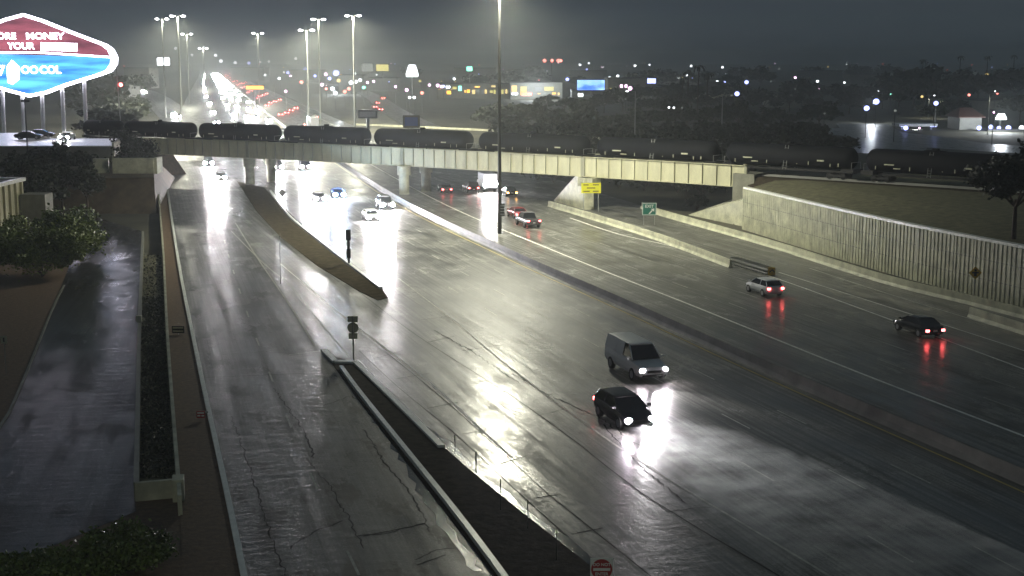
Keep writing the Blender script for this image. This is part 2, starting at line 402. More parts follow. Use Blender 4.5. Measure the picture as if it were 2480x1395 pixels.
P = smooth_path(g2([(-60, 1100), (20, 1000), (128, 745), (155, 690)], .1), 3.); wallrun(k, P, [(-.08, 0), (-.08, .1), (.08, .1), (.08, 0)]); struct(k.build('alley_kerb', 'concrete_dark'))

# planter between alley and strip
pl = thing('planter_wall', 'long low concrete planter wall box with grass inside beside the dark alley', 'planter', (-17, 64, 0))
def par(mb, name, m, parent, **kw):
    o = mb.build(name, m, parent, **kw); o.matrix_parent_inverse = Matrix.Translation(parent.location).inverted() if parent.rotation_euler.z == 0 else parent.matrix_world.inverted(); return o
PW = smooth_path(g2([(435, 1200), (405, 800), (395, 600), (384, 470), (376, 392)], 1.0), 3.)
q = MB(); wallrun(q, PW, [(-.1, 0), (-.1, 1.0), (.1, 1.0), (.1, 0)]); par(q, 'road_side_wall', 'concrete', pl)
PA = smooth_path(g2([(330, 1168), (334, 960), (338, 770), (346, 560)], .95), 3.)
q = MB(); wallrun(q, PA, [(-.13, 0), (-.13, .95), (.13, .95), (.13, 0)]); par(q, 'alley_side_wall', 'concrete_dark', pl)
a, b = G(328, 1168, .95), G(432, 1160, .95)
q = MB(); q.prism([(a.x, a.y - .12), (b.x - .3, b.y - .12), (b.x - .3, b.y + .12), (a.x, a.y + .12)], 0, .94); par(q, 'end_wall', 'concrete', pl)
q = MB(); q.box((b.x + .05, b.y - .25, .55), (.55, .95, 1.15), .2); par(q, 'end_pier', 'concrete', pl, bevel=.02)
q = MB(); V = []
for y in range(65, 150, 5): V += [(at_y(PA, y) + .14, y, .5), (at_y(PW, y) - .11, y, .5)]
q.add(V, [(2 * i, 2 * i + 1, 2 * i + 3, 2 * i + 2) for i in range(16)]); par(q, 'planting_bed', 'grass', pl)
# tufts in the planter and shrubs
def leaves(n, fn, size, mat_, name, parent=None, aspect=1.6):
    mb = MB(); V = []; Fc = []
    for i in range(n):
        p = Vector(fn()); s_ = size * R.uniform(.6, 1.4)
        u = Vector((R.gauss(0, 1), R.gauss(0, 1), R.gauss(0, .6))).normalized(); w = u.cross(Vector((R.gauss(0, 1), R.gauss(0, 1), R.gauss(0, 1)))).normalized()
        k_ = len(V); V += [p - u * s_ * aspect / 2, p + w * s_ / 2, p + u * s_ * aspect / 2, p - w * s_ / 2]; Fc.append((k_, k_ + 1, k_ + 2, k_ + 3))
    mb.add(V, Fc); return mb.build(name, mat_, parent)
def inband():
    y = R.uniform(65.5, 118) if R.random() < .7 else R.uniform(65.5, 145); t = R.random(); return (at_y(PA, y) + .2 + t * (at_y(PW, y) - at_y(PA, y) - .4), y, .5 + R.random() ** 2 * .35)
tag(leaves(9000, inband, .12, 'leaf_dark', 'grass'), 'dark unmown grass filling the long planter', 'grass', kind='stuff')
def clumped(cx, cy, cz, rx, ry, rz_, k=14):
    C = []
    for i in range(k):
        a = R.uniform(0, 2 * pi); e = R.uniform(-.3, 1); rr = R.uniform(.45, .85)
        C.append((cx + rx * rr * cos(a) * math.sqrt(1 - e * e * .8), cy + ry * rr * sin(a) * math.sqrt(1 - e * e * .8), cz + rz_ * rr * e, R.uniform(.15, .42)))
    def fn():
        c_ = R.choice(C); r = c_[3] * (1.5 if R.random() < .12 else 1); v = Vector((R.gauss(0, 1), R.gauss(0, 1), R.gauss(0, 1))).normalized() * R.random() ** .33
        z = c_[2] + v.z * r * rz_
        return (c_[0] + v.x * r * rx, c_[1] + v.y * r * ry, max(z, .05))
    return fn
def bush(name, loc, r, label, n=5000, size=.14, m='leaf', group=None, cl=34):
    t = thing(name, label, 'bush', (loc[0], loc[1], loc[2] if len(loc) > 2 else 0), 0, group)
    leaves(n, clumped(0, 0, r[2] * .45, r[0], r[1], r[2] * .62, cl), size, m, 'foliage', t)
    mb = MB()
    for i in range(5):
        a = i * 1.26; mb.tube((0, 0, 0), (r[0] * .4 * cos(a), r[1] * .4 * sin(a), r[2] * .55), .06, .02, 6)
    mb.build('stem', 'wood', t); return t
def tree(loc, h, cr, label, n=1500, size=.35, m='leaf_dark', group=None, name='tree', trunk=.35):
    t = thing(name, label, 'tree', loc, R.uniform(0, 6), group)
    leaves(n, clumped(0, 0, h * .62, cr, cr, h * .40, 15), size, m, 'crown', t)
    mb = MB(); mb.tube((0, 0, -.2), (.1, 0, h * .45), trunk * .6, trunk * .35, 8)
    for i in range(5):
        a = i * 1.3 + R.random(); mb.tube((.1, 0, h * .36), (cr * .55 * cos(a), cr * .55 * sin(a), h * .72), trunk * .3, .04, 6)
    mb.build('trunk', 'wood', t); return t

# ------------------------------------------------------------ median barrier, side barriers, retaining wall
MED = off(near, -.95)
t = thing('median_barrier', 'long low concrete barrier dividing the two freeway carriageways', 'barrier', (0, 147, 0))
JER = [(-.30, 0), (-.12, .3), (-.09, .8), (.09, .8), (.12, .3), (.30, 0)]
q = MB(); wallrun(q, MED, JER); par(q, 'barrier_wall', 'barrier_shaded', t)
q = MB(); wallrun(q, off(far, -.95), JER); tag(q.build('median_barrier', 'concrete'), 'far run of the median barrier beyond the railway bridge', 'barrier')
q = MB(); wallrun(q, RBAR, [(-.3, 0), (-.14, .3), (-.1, .85), (.1, .85), (.14, .3), (.3, 0)]); tag(q.build('gore_barrier', 'concrete'), 'pale concrete barrier between freeway and ramp, ending at the crash cushion', 'barrier')
q = MB(); wallrun(q, RAMPB, [(-.3, 0), (-.14, .3), (-.1, .85), (.1, .85), (.14, .3), (.3, 0)]); tag(q.build('ramp_barrier', 'concrete'), 'concrete barrier along the foot of the tall retaining wall', 'barrier')
P = smooth_path(g2([(2350, 745), (2480, 785), (2620, 830)], .8), 3.)
q = MB(); wallrun(q, P, [(-.3, 0), (-.14, .3), (-.1, .85), (.1, .85), (.14, .3), (.3, 0)]); tag(q.build('short_barrier', 'concrete'), 'short concrete barrier starting below the yellow diamond sign', 'barrier')
# crash cushion
A_, B_ = G(1775, 640, 0), G(1868, 668, 0)
ang = math.atan2(B_.y - A_.y, B_.x - A_.x); L_ = (B_ - A_).length
t = thing('crash_cushion', 'ribbed grey crash cushion with a yellow chevron nose at the barrier end', 'crash cushion', A_, ang)
q = MB()
for i in range(12): q.box((i * L_ / 12 + .2, 0, .42), (.07, .8, .84))
for s_ in (-.42, .42): q.box((L_ / 2, s_, .62), (L_, .05, .22)); q.box((L_ / 2, s_, .25), (L_, .05, .15))
q.build('bay_frame', 'galvanised', t)
q = MB(); q.box((L_ + .05, 0, .45), (.12, .75, .8)); q.build('nose', 'sign_orange', t, bevel=.03)
q = MB(); q.add([(L_ + .125, -.3, .3), (L_ + .125, 0, .55), (L_ + .125, .3, .3), (L_ + .125, .3, .45), (L_ + .125, 0, .7), (L_ + .125, -.3, .45)], [(0, 1, 4, 5), (1, 2, 3, 4)]); q.build('chevron', 'black', t)

# retaining wall, with vertical flutes and panel joints
RW = smooth_path([G(1806, 455, 5.3).to_2d(), G(2137, 530, 5.3).to_2d(), G(2480, 598, 5.3).to_2d(), Vector((52, 92)), Vector((64, 55))], 3.)
t = thing('retaining_wall', 'tall fluted concrete retaining wall right of the freeway', 'wall', (RW[0].x, RW[0].y, 0))
q = MB(); wallrun(q, RW, [(-.25, 0), (-.25, 5.2), (.25, 5.2), (.25, 0)]); par(q, 'wall_panel', 'concrete', t)
q = MB(); wallrun(q, RW, [(-.36, 5.2), (-.36, 5.45), (.36, 5.45), (.36, 5.2)]); par(q, 'coping', 'kerb', t)
q = MB(); fl = MB(); D = normals(RW); s_ = 0
for i in range(len(RW) - 1):
    a, b = RW[i], RW[i + 1]; L = (b - a).length; d = (b - a) / L; n = Vector((-d.y, d.x)); an = math.atan2(d.y, d.x); x = 0
    while x < L:
        p = a + d * x - n * .27
        fl.box((p.x, p.y, 2.6), (.26, .09, 5.15), an); x += .62
for z in (1.75, 3.5): wallrun(q, RW, [(-.315, z), (-.315, z + .07), (-.24, z + .07), (-.24, z)])
par(fl, 'flutes', 'concrete', t); par(q, 'panel_joints', 'concrete_dark', t)
# earth bank behind the wall up to the railway
def up_bank():
    q = MB(); V = []; n = len(RW)
    for p in RW: V.append((p.x + .2, p.y, 5.15))
    for p in RW: V.append((p.x + 5 + (p.y - 90) * .02, p.y + 8 + (172 - p.y) * .12, 6.0))
    for p in RW: V.append((p.x + 160, p.y + 60, 5.6))
    q.add(V, [(i, i + 1, n + i + 1, n + i) for i in range(n - 1)] + [(n + i, n + i + 1, 2 * n + i + 1, 2 * n + i) for i in range(n - 1)])
    return struct(q.build('embankment', 'grass'))

# ------------------------------------------------------------ railway bridge and train
import numpy as np
gx = np.polyfit([-67.1, -45.2, -17.7, 10.1, 31.1], [248.4, 235.5, 219.5, 197.5, 180.7], 2)
def rail(X, o=0.):                        # girder line; o metres behind it
    Y = float(np.polyval(gx, X)); s_ = float(np.polyval(np.polyder(gx), X)); L = math.hypot(1, s_)
    return Vector((X - s_ / L * o * (1 if s_ < 0 else 1), Y + o / L)) if True else None
def rail_at(px, z, o=0.):
    lo, hi = -140., 140.
    for _ in range(40):
        mid = (lo + hi) / 2; p = rail(mid, o)
        if PJ(p.x, p.y, z)[0] < px: lo = mid
        else: hi = mid
    return (lo + hi) / 2
br = thing('railway_bridge', 'pale green steel girder railway bridge crossing over the freeway', 'bridge', (rail(-17).x, rail(-17).y, 0))
PX = [345, 600, 975, 1413, 1810]
XS = [rail_at(p, 7.0) for p in PX]; ZT, ZB = 7.4, 4.65
for i in range(4):
    x0, x1 = XS[i] + .12, XS[i + 1] - .12
    for o, nm in ((0, 'near'), (6.2, 'far')):
        q = MB(); P = [rail(x0 + (x1 - x0) * k_ / 8, o) for k_ in range(9)]
        wallrun(q, P, [(-.02, ZB), (-.02, ZT), (.02, ZT), (.02, ZB)]); par(q, 'girder_web', 'steel_girder', br)
        q = MB(); wallrun(q, P, [(-.28, ZT), (-.28, ZT + .08), (.28, ZT + .08), (.28, ZT)]); wallrun(q, P, [(-.28, ZB - .08), (-.28, ZB), (.28, ZB), (.28, ZB - .08)])
        par(q, 'girder_flange', 'steel_girder', br)
        if o == 0:
            n_ = max(6, round((x1 - x0) / 1.75))
            for k_ in range(n_ + 1):
                xx = x0 + (x1 - x0) * k_ / n_; p = rail(xx); d = rail(xx + .1) - p; an = math.atan2(d.y, d.x)
                q = MB(); q.box((p.x + .12 * sin(an), p.y - .12 * cos(an), (ZT + ZB) / 2), (.05 if k_ % n_ else .35, .18, ZT - ZB - .004), an); par(q, 'stiffener', 'rib_dark', br)
q = MB(); P = [rail(x, 3.1) for x in np.linspace(XS[0], XS[-1], 30)]; wallrun(q, P, [(-2.9, 5.4), (-2.9, 5.75), (2.9, 5.75), (2.9, 5.4)]); par(q, 'deck', 'concrete_dark', br)
for k_, px in enumerate(PX[1:3]):
    p = rail(XS[k_ + 1], .3); p2 = rail(XS[k_ + 1], 6.)
    for pp, s_ in ((p, 1), (p2, 1)):
        q = MB(); q.tube((pp.x, pp.y, 0), (pp.x, pp.y, 3.2), .82, .82, 20); par(q, 'pier_column', 'concrete', br, smooth=False)
        q = MB(); q.tube((pp.x, pp.y, 3.1), (pp.x, pp.y, ZB - .09), 1.08, 1.08, 20); par(q, 'pier_cap', 'concrete', br)
# abutment wall with slanting front by the yellow sign
p3 = rail(XS[3]); ab = thing('bridge_abutment', 'concrete abutment wall with slanting edge under the bridge by the yellow sign', 'abutment', (p3.x, p3.y, 0))
d = Vector((-.305, .952)); n = Vector((.952, .305)); base = Vector((p3.x, p3.y)) - d * 1.0
def wedge(base, d, n, prof, th):
    q = MB(); A = [(*(base + d * a - n * th), z) for a, z in prof]; B = [(*(base + d * a + n * th), z) for a, z in prof]; q.loft([A, B]); return q
par(wedge(base, d, n, [(-1.5, 0), (-1.3, ZB - .1), (2.5, ZB - .1), (12, 0)], .7), 'wall', 'concrete', ab)
q = MB(); q.box((base.x + .5, base.y - .2, ZB - .7), (2.6, 2.2, 1.2), radians(-38)); par(q, 'bearing_block', 'concrete', ab, bevel=.05)
p4 = rail(XS[4]); ab = thing('bridge_abutment', 'concrete abutment slope where the bridge meets the fluted retaining wall', 'abutment', (p4.x, p4.y, 0))
q = MB(); a, b, e_ = G(1806, 452, 5.2), G(1806, 535, 0), G(1738, 508, 0)
w4 = Vector((p4.x - .6, p4.y - 4))
q.prism([(w4.x + .8, w4.y - 5), (w4.x - 6.0, w4.y + 12), (w4.x + 8, w4.y + 16), (w4.x + 8, w4.y)], [0, 0, 0, 0], [4.4, .05, 4.5, 4.5]); par(q, 'slope_paving', 'concrete', ab)
q = MB(); q.box((p4.x + 1.5, p4.y + 3, 3.2), (3., 8, 6.4), math.atan2(-.6, 1)); par(q, 'seat_wall', 'concrete_dark', ab)
# rail bed
rb = MB(); P = [rail(x, 3.1) for x in np.linspace(XS[4] + .4, 150, 20)]; wallrun(rb, P, [(-7, 0), (-3, 6.0), (3.6, 6.0), (9, 0)], 'dirt')
P = [rail(x, 3.1) for x in np.linspace(-170, XS[0] - .3, 20)]; wallrun(rb, P, [(-6, 0), (-3, 6.0), (3.6, 6.0), (9, 0)], 'dirt'); struct(rb.build('railway_bed'))
up_bank()
q = MB(); P = [rail(x, 3.1) for x in np.linspace(-120, 140, 60)]
for o in (-.72, .72): wallrun(q, P, [(o - .04, 6.0), (o - .04, 6.17), (o + .04, 6.17), (o + .04, 6.0)])
tag(q.build('railway_rails', 'galvanised'), 'pair of steel rails under the tank cars', 'rails')

def make_tank():
    t = thing('tank_car', '', 'tank car', (0, 0, 0), 0, 'black tank cars of the freight train on the bridge')
    n = 20; rings = []; r = 1.5; L = 8.1; zc = 2.75
    for x, k_ in ((-L - .55, .35), (-L - .4, .7), (-L - .1, .92), (-L + .35, 1), (L - .35, 1), (L + .1, .92), (L + .4, .7), (L + .55, .35)):
        rings.append([(x, r * k_ * cos(2 * pi * i / n), zc + r * k_ * sin(2 * pi * i / n)) for i in range(n)])
    q = MB(); q.loft(rings); q.build('tank', 'tank_black', t, smooth=True)
    q = MB(); q.box((0, 0, .95), (17.6, .5, .3)); q.box((-8.2, 0, 1.2), (1.6, 2.7, .5)); q.box((8.2, 0, 1.2), (1.6, 2.7, .5)); q.build('underframe', 'black', t)
    q = MB(); q.tube((0, 0, zc + 1.4), (0, 0, zc + 1.85), .42, .42, 12); q.box((0, 0, zc + 1.55), (2.4, 1.3, .06)); q.build('manway', 'tank_black', t)
    for s_ in (-6.6, 6.6):
        q = MB()
        for dx in (-.9, .9):
            for y in (-.75, .75): q.tube((s_ + dx, y - .07, .42), (s_ + dx, y + .07, .42), .42, .42, 14)
        for y in (-.95, .95): q.box((s_, y, .5), (2.4, .12, .3))
        q.build('bogie', 'black', t)
    q = MB()
    for x in (-8.7, 8.7):
        for y in (-1.2, 1.2): q.tube((x, y, .9), (x, y, 2.3), .03, .03, 5)
        q.tube((x, -1.2, 2.3), (x, 1.2, 2.3), .03, .03, 5)
    q.build('end_railing', 'galvanised', t)
    for s_ in (-1, 1):
        q = MB()
        for dx in (-.22, .22): q.tube((dx, s_ * 1.56, 1.0), (dx, s_ * 1.0, zc + 1.45), .03, .03, 5)
        for k_ in range(9): z_ = 1.2 + k_ * .33; q.box((0, s_ * (1.56 - .56 * (z_ - 1) / 3.2), z_), (.44, .03, .03))
        q.build('ladder', 'galvanised', t)
    q = MB()
    for x in (-7.2, -4.6, -2.1, 1.2, 3.4, 6.0, 7.5):
        q.box((x + R.uniform(-.5, .5), -1.47, 1.95 + R.uniform(-.2, .1)), (R.choice((.08, .1, .9)), .02, R.choice((.45, .12))))
    q.box((-5.2, -1.50, 2.35), (1.3, .03, .16)); q.box((4.8, -1.50, 2.4), (.9, .03, .2))
    q.build('reflective_stripes', 'sign_back', t); return t
GP = [205, 300, 480, 685, 903, 1152, 1441, 1753, 2089, 2455]
names = ['leftmost, half hidden by the sign pillars', 'second from the left end over the frontage road', 'third from the left, over the left bridge end', 'over the bright oncoming lanes',
         'right above the round bridge pier', 'behind the tall mast in mid picture', 'above the yellow warning sign', 'with its right end past the bridge end', 'on the embankment, last one before the dark tree']
tk = None
for i in range(9):
    xa, xb = rail_at(GP[i], 8.6, 3.1), rail_at(GP[i + 1], 8.6, 3.1); pa, pb = rail(xa, 3.1), rail(xb, 3.1)
    o = make_tank() if tk is None else dup(tk)
    tk = tk or o
    d = pb - pa; L = d.length; o.location = (*((pa + pb) / 2), 6.17); o.rotation_euler.z = math.atan2(d.y, d.x); sc = min(1.15, (L - .7) / 18.4)
    o.scale = (sc, 1, .97); o['label'] = 'black railway tank car ' + names[i]

# ------------------------------------------------------------ high masts and lamp posts
def mast(loc, h, power, label, tilt=0, near_=False, col=LAMP, sz=1.):
    t = thing('high_mast', label, 'light mast', loc, 0, 'tall freeway light masts')
    q = MB(); q.tube((0, 0, 0), (0, 0, h), .26 if near_ else .3, .13 if near_ else .2, 12); q.build('pole', 'pole_dark' if near_ else 'galvanised', t)
    for k_, (x, y) in enumerate(((-1, .2), (1, -.2))):
        x *= 1.1 * sz; y *= 1.1
        q = MB(); q.tube((0, 0, h - .2), (x, y, h), .06, .06, 6); q.build('bracket_arm', 'galvanised', t)
        q = MB(); q.box((x, y, h + .1), (.9 * sz, .7, .25)); f = q.build('luminaire', 'galvanised', t, bevel=.05)
        q = MB(); q.ball((x, y, h - .12), .42 * sz if not near_ else .32, 10, 6, sq=(1, 1, .45)); q.build('lens', 'mast_lamp' if near_ else 'mast_far', f, smooth=True)
    light('SPOT', 'mast_light', (0, 0, h - .35), power, col, t, (0, 0, 0), radians(176), .75, .9)
    return t
b = G(1210, 566); mast((b.x, b.y, 0), 30, 130000, 'tallest light mast rising from the median through the middle of the view', near_=True)
for px, py, Y, pw_, lb in ((742, 72, 400, 260000, 'light mast with twin lamps beyond the train, left of the round pier'), (430, 38, 420, 200000, 'bright single-looking light mast at far left beyond the frontage road'),
                      (392, 45, 520, 120000, 'light mast just left of the brightest far left mast'), (855, 37, 400, 260000, 'light mast farthest right of the row beyond the train'),
                      (771, 46, 480, 160000, 'light mast directly behind and right of the twin lamp mast'), (452, 82, 700, 120000, 'small far light mast low beside the far left mast'),
                      (624, 80, 700, 150000, 'lone small light mast above the red tail lights'), (492, 117, 1100, 150000, 'farthest light mast where the freeway vanishes')):
    p = Wd(px, py, Y); mast((p.x, Y, 0), p.z, pw_, lb, sz=1 + Y / 700)
mast((-14, -22, 0), 30, 42000, 'assumed light mast beside the camera, out of view, added as fill light', near_=True)  # unseen mast, assumed and added to light the near foreground
def lamp_post(px, ptop, Y, label, mt='lit_white', power=0, arm=2.2, group=None, r=.35):
    p = Wd(px, ptop, Y); t = thing('lamp_post', label, 'lamp post', (p.x, Y, 0), 0, group)
    q = MB(); q.tube((0, 0, 0), (0, 0, p.z), .16, .1, 8); q.tube((0, 0, p.z), (arm, 0, p.z + .3), .07, .06, 6); q.build('pole', 'galvanised', t)
    q = MB(); q.box((arm, 0, p.z + .35), (.9, .4, .18)); h_ = q.build('lamp_head', 'galvanised', t)
    q = MB(); q.ball((arm, 0, p.z + .15), r, 8, 5, sq=(1, 1, .6)); q.build('lens', mt, h_)
    if power: light('SPOT', 'post_light', (arm, 0, p.z), power, LAMP, t, (0, 0, 0), radians(150), .5, .3)
    return t
lamp_post(1539, 222, 330, 'slim lamp post lit at its tip standing behind the train', arm=-2.)
lamp_post(1750, 232, 330, 'slim unlit double arm lamp post standing behind the train', 'lit_dim', arm=2.2)
lamp_post(2397, 228, 400, 'lamp post with orange red glow beside the pitched roof', 'lit_red', 12000)
lamp_post(2250, 232, 520, 'thin lamp post behind the filling station canopy', 'lit_white', 9000, arm=2.)


# ------------------------------------------------------------ vehicles (+x is forward)
CAR = {  # length, width, [(x, half width factor, z low, z belt)], greenhouse [base rear, roof rear, roof front, base front], roof z
 'sedan': (4.7, 1.8, [(-2.35, .80, .45, .80), (-2.2, .93, .30, .98), (-1.5, 1, .25, 1.02), (.9, 1, .25, .96), (1.7, .97, .25, .86), (2.2, .88, .30, .74), (2.35, .72, .42, .62)], (-1.75, -1.0, .35, 1.15), 1.42, .33),
 'hatch': (4.4, 1.8, [(-2.2, .82, .45, .95), (-2.1, .94, .30, 1.02), (-1.4, 1, .25, 1.02), (.9, 1, .25, .98), (1.6, .97, .25, .90), (2.05, .88, .30, .76), (2.2, .72, .42, .62)], (-2.05, -1.55, .30, 1.15), 1.50, .34),
 'suv': (4.9, 1.95, [(-2.45, .86, .50, 1.05), (-2.35, .96, .38, 1.15), (-1.5, 1, .32, 1.15), (1.0, 1, .32, 1.10), (1.9, .98, .35, 1.04), (2.35, .92, .38, .92), (2.45, .80, .50, .75)], (-2.38, -2.15, .45, 1.20), 1.85, .38),
 'van': (5.7, 2.05, [(-2.85, .93, .50, 1.25), (-2.8, .98, .42, 1.30), (-1.5, 1, .38, 1.30), (1.2, 1, .38, 1.25), (2.2, .98, .40, 1.10), (2.75, .92, .42, .98), (2.85, .82, .52, .80)], (-2.84, -2.78, .75, 1.65), 2.10, .40),
 'pickup': (5.6, 2.0, [(-2.8, .93, .55, 1.10), (-2.75, .98, .45, 1.12), (-.9, 1, .42, 1.12), (1.2, 1, .42, 1.12), (2.2, .98, .42, 1.08), (2.7, .93, .45, .98), (2.8, .84, .55, .8)], (-.75, -.55, .65, 1.3), 1.85, .42)}
def make_vehicle(kind, paint, label, heads=None, tails=None, beam=0, group=None, solid=False, name=None, cat=None):
    L, Wd_, prof, gh, zr, wr = CAR[kind]; w = Wd_ / 2
    t = thing(name or ('parked_car' if False else kind if kind != 'suv' else 'suv'), label, cat or ({'hatch': 'car', 'sedan': 'car'}.get(kind, kind)), (0, 0, 0), 0, group)
    t.name = name or {'sedan': 'sedan', 'hatch': 'hatchback', 'suv': 'suv', 'van': 'van', 'pickup': 'pickup_truck'}[kind]
    rings = []
    for x, k, zl, zb in prof:
        h = zb - zl; y = w * k
        rings.append([(x, -y * .9, zl), (x, -y, zl + h * .3), (x, -y * .99, zl + h * .65), (x, -y * .93, zb - .03), (x, -y * .6, zb + .02), (x, y * .6, zb + .02), (x, y * .93, zb - .03), (x, y * .99, zl + h * .65), (x, y, zl + h * .3), (x, y * .9, zl)])
    q = MB(); q.loft(rings, paint)
    # roof and pillars in the paint, glass between
    br_, rr, rf, bf = gh; zb = prof[2][3]; zf = prof[-3][3] + .06 if kind != 'pickup' else prof[-3][3]
    yb = w * .92; yr = w * .74
    q.loft([[(x, -yr * k, zr - e), (x, -yr * k * .5, zr + .03 - e), (x, yr * k * .5, zr + .03 - e), (x, yr * k, zr - e), (x, yr * k, zr - .07 - e), (x, -yr * k, zr - .07 - e)] for x, k, e in ((rr - .06, .92, .03), (rr + .15, 1, 0), (rf - .25, 1, 0), (rf + .06, .92, .04))], paint)
    B = [(br_, yb), (bf, yb)]; mid = (rr + rf) / 2
    for s_ in (-1, 1):
        for (bx, rx) in ((br_, rr), (bf, rf), (mid - .1, mid - .1)): q.tube((bx, s_ * yb, zb - .03), (rx, s_ * yr, zr - .04), .045, .04, 5, paint)
    if solid:      # panel van: closed sides behind the door
        for s_ in (-1, 1): q.add([(br_, s_ * (yb + .01), zb - .02), (.1, s_ * (yb + .01), zb - .02), (.1, s_ * (yr + .02), zr), (rr, s_ * (yr + .02), zr)], [(0, 1, 2, 3)], paint)
        q.add([(br_ - .01, -yb, zb), (br_ - .01, yb, zb), (rr - .02, yr, zr), (rr - .02, -yr, zr)], [(0, 1, 2, 3)], paint)
    for s_ in (-1, 1): q.box((bf - .15, s_ * (w + .1), zb + .08), (.12, .2, .15), 0, paint)
    q.build('body', paint, t, bevel=.03)
    q = MB(); e = .02
    q.loft([[(br_ + e, -yb + e, zb - .02), (bf - e, -yb + e, zb - .04), (bf - e, yb - e, zb - .04), (br_ + e, yb - e, zb - .02)], [(rr, -yr + e, zr - .05), (rf, -yr + e, zr - .05), (rf, yr - e, zr - .05), (rr, yr - e, zr - .05)]])
    q.build('windows', 'glass', t)
    if kind == 'pickup':
        q = MB(); q.box((-1.8, 0, 1.135), (1.7, 1.6, .03)); q.build('truck_bed', 'black', t)
    q = MB(); q.box((L / 2 - .02, 0, prof[-2][2] + (prof[-2][3] - prof[-2][2]) * .55), (.08, w * .9, .16)); q.box((L / 2 - .04, 0, prof[-2][2] + .08), (.12, w * 1.5, .12)); q.build('grille', 'black', t)
    for x in (-L * .30, L * .31):
        for s_ in (-1, 1):
            wh = MB(); wh.tube((x, s_ * (w - .2), wr), (x, s_ * (w + .015), wr), wr, wr, 18); o = wh.build('wheel', 'rubber', t)
            wh = MB(); wh.tube((x, s_ * (w + .016), wr), (x, s_ * (w + .02), wr), wr * .62, wr * .62, 14); wh.build('rim', 'rim', o)
    zl = prof[-2][2] + (prof[-2][3] - prof[-2][2]) * .68
    for s_ in (-1, 1):
        q = MB(); q.ball((L / 2 - .1, s_ * w * .70, zl), .26 if beam >= 9000 else .17, 10, 6, sq=(.7, 1.25, .9)); q.build('headlight', heads or 'galvanised', t, smooth=True)  # strong-beam cars get oversized lamp balls, headlight bloom put into the shape
        q = MB(); q.box((-L / 2 + .0, s_ * w * .76, prof[0][3] - .14), (.12, w * .30, .17)); q.build('tail_light', tails or 'red_paint', t, bevel=.02)
    q = MB(); q.box((-L / 2 - .02, 0, prof[0][2] + .18), (.04, .32, .14)); q.build('number_plate', 'sign_white', t)
    if beam: light('SPOT', 'headlight_beam', (L / 2 + .15, 0, zl), beam, (1, .96, .97), t, (0, radians(-87), 0), radians(60), .9, .12)
    return t
def heading(p, away):
    y = p.y; x0, x1 = at_y(YEL, y - 6), at_y(YEL, y + 6); a = math.atan2(12, x1 - x0)
    return a if away else a + pi
def place(o, px, py, away, extra=0.):
    p = G(px, py); o.location = (p.x, p.y, .03); o.rotation_euler.z = heading(p, away) + extra; return o
place(make_vehicle('van', 'silver_paint', 'silver grey panel van with pale roof driving in the oncoming lanes behind the dark hatchback', 'head_near', None, 4000, solid=True), 1540, 905, False).scale = (1.1, 1.1, 1.08)
place(make_vehicle('hatch', 'black_paint', 'black hatchback with bright headlights just ahead of the silver van', 'head_near', 'tail_lamp', 4000), 1510, 1022, False).scale = (1.14, 1.12, 1.12)
place(make_vehicle('hatch', 'white_paint', 'white hatchback with red tail lights driving away by the crash cushion', None, 'tail_lamp'), 1850, 712, True)
place(make_vehicle('sedan', 'black_paint', 'dark sedan with orange red tail lights near the right edge', None, 'tail_lamp'), 2222, 808, True)
place(make_vehicle('pickup', 'grey_paint', 'grey pickup truck with wide red tail lights right of the tall mast', None, 'tail_lamp'), 1278, 548, True)
place(make_vehicle('sedan', 'red_paint', 'small car with two lit tail lights close in front of the grey pickup truck', None, 'tail_lamp'), 1252, 527, True, .0)
place(make_vehicle('sedan', 'grey_paint', 'dark sedan with red tail lights right of the round bridge pier', None, 'tail_lamp'), 1076, 466, True)
place(make_vehicle('suv', 'black_paint', 'black suv with a red tail light beside the white box truck', None, 'tail_lamp'), 1140, 466, True)
place(make_vehicle('sedan', 'black_paint', 'dark sedan with amber tail lights just right of the tall mast', None, 'tail_amber'), 1232, 474, True)
place(make_vehicle('sedan', 'grey_paint', 'grey sedan with bright headlights leftmost of the group of oncoming cars before the bridge', 'head_lamp', None, 14000), 772, 488, False)
place(make_vehicle('sedan', 'blue_paint', 'dark blue sedan with bluish headlights in the middle of the oncoming lanes', 'head_blue', None, 14000), 818, 478, False)
place(make_vehicle('suv', 'grey_paint', 'grey suv with bright headlights nearest the median among the oncoming cars', 'head_lamp', None, 14000), 932, 505, False)
place(make_vehicle('sedan', 'white_paint', 'pale sedan with headlights directly in front of the oncoming grey suv', 'head_lamp', None, 14000), 898, 533, False)
place(make_vehicle('suv', 'black_paint', 'dark suv with round headlights under the bridge beside the left pier', 'head_lamp', None, 14000), 672, 412, False)
place(make_vehicle('van', 'grey_paint', 'van with glaring headlights under the bridge between the two round piers', 'head_lamp', None, 20000), 738, 412, False)
place(make_vehicle('sedan', 'grey_paint', 'grey sedan on the frontage road in the shadow of the bridge', 'head_lamp', None, 9000), 535, 436, False)
place(make_vehicle('suv', 'black_paint', 'dark suv with headlights on the frontage road behind the bridge', 'head_lamp', None, 20000), 505, 402, False)
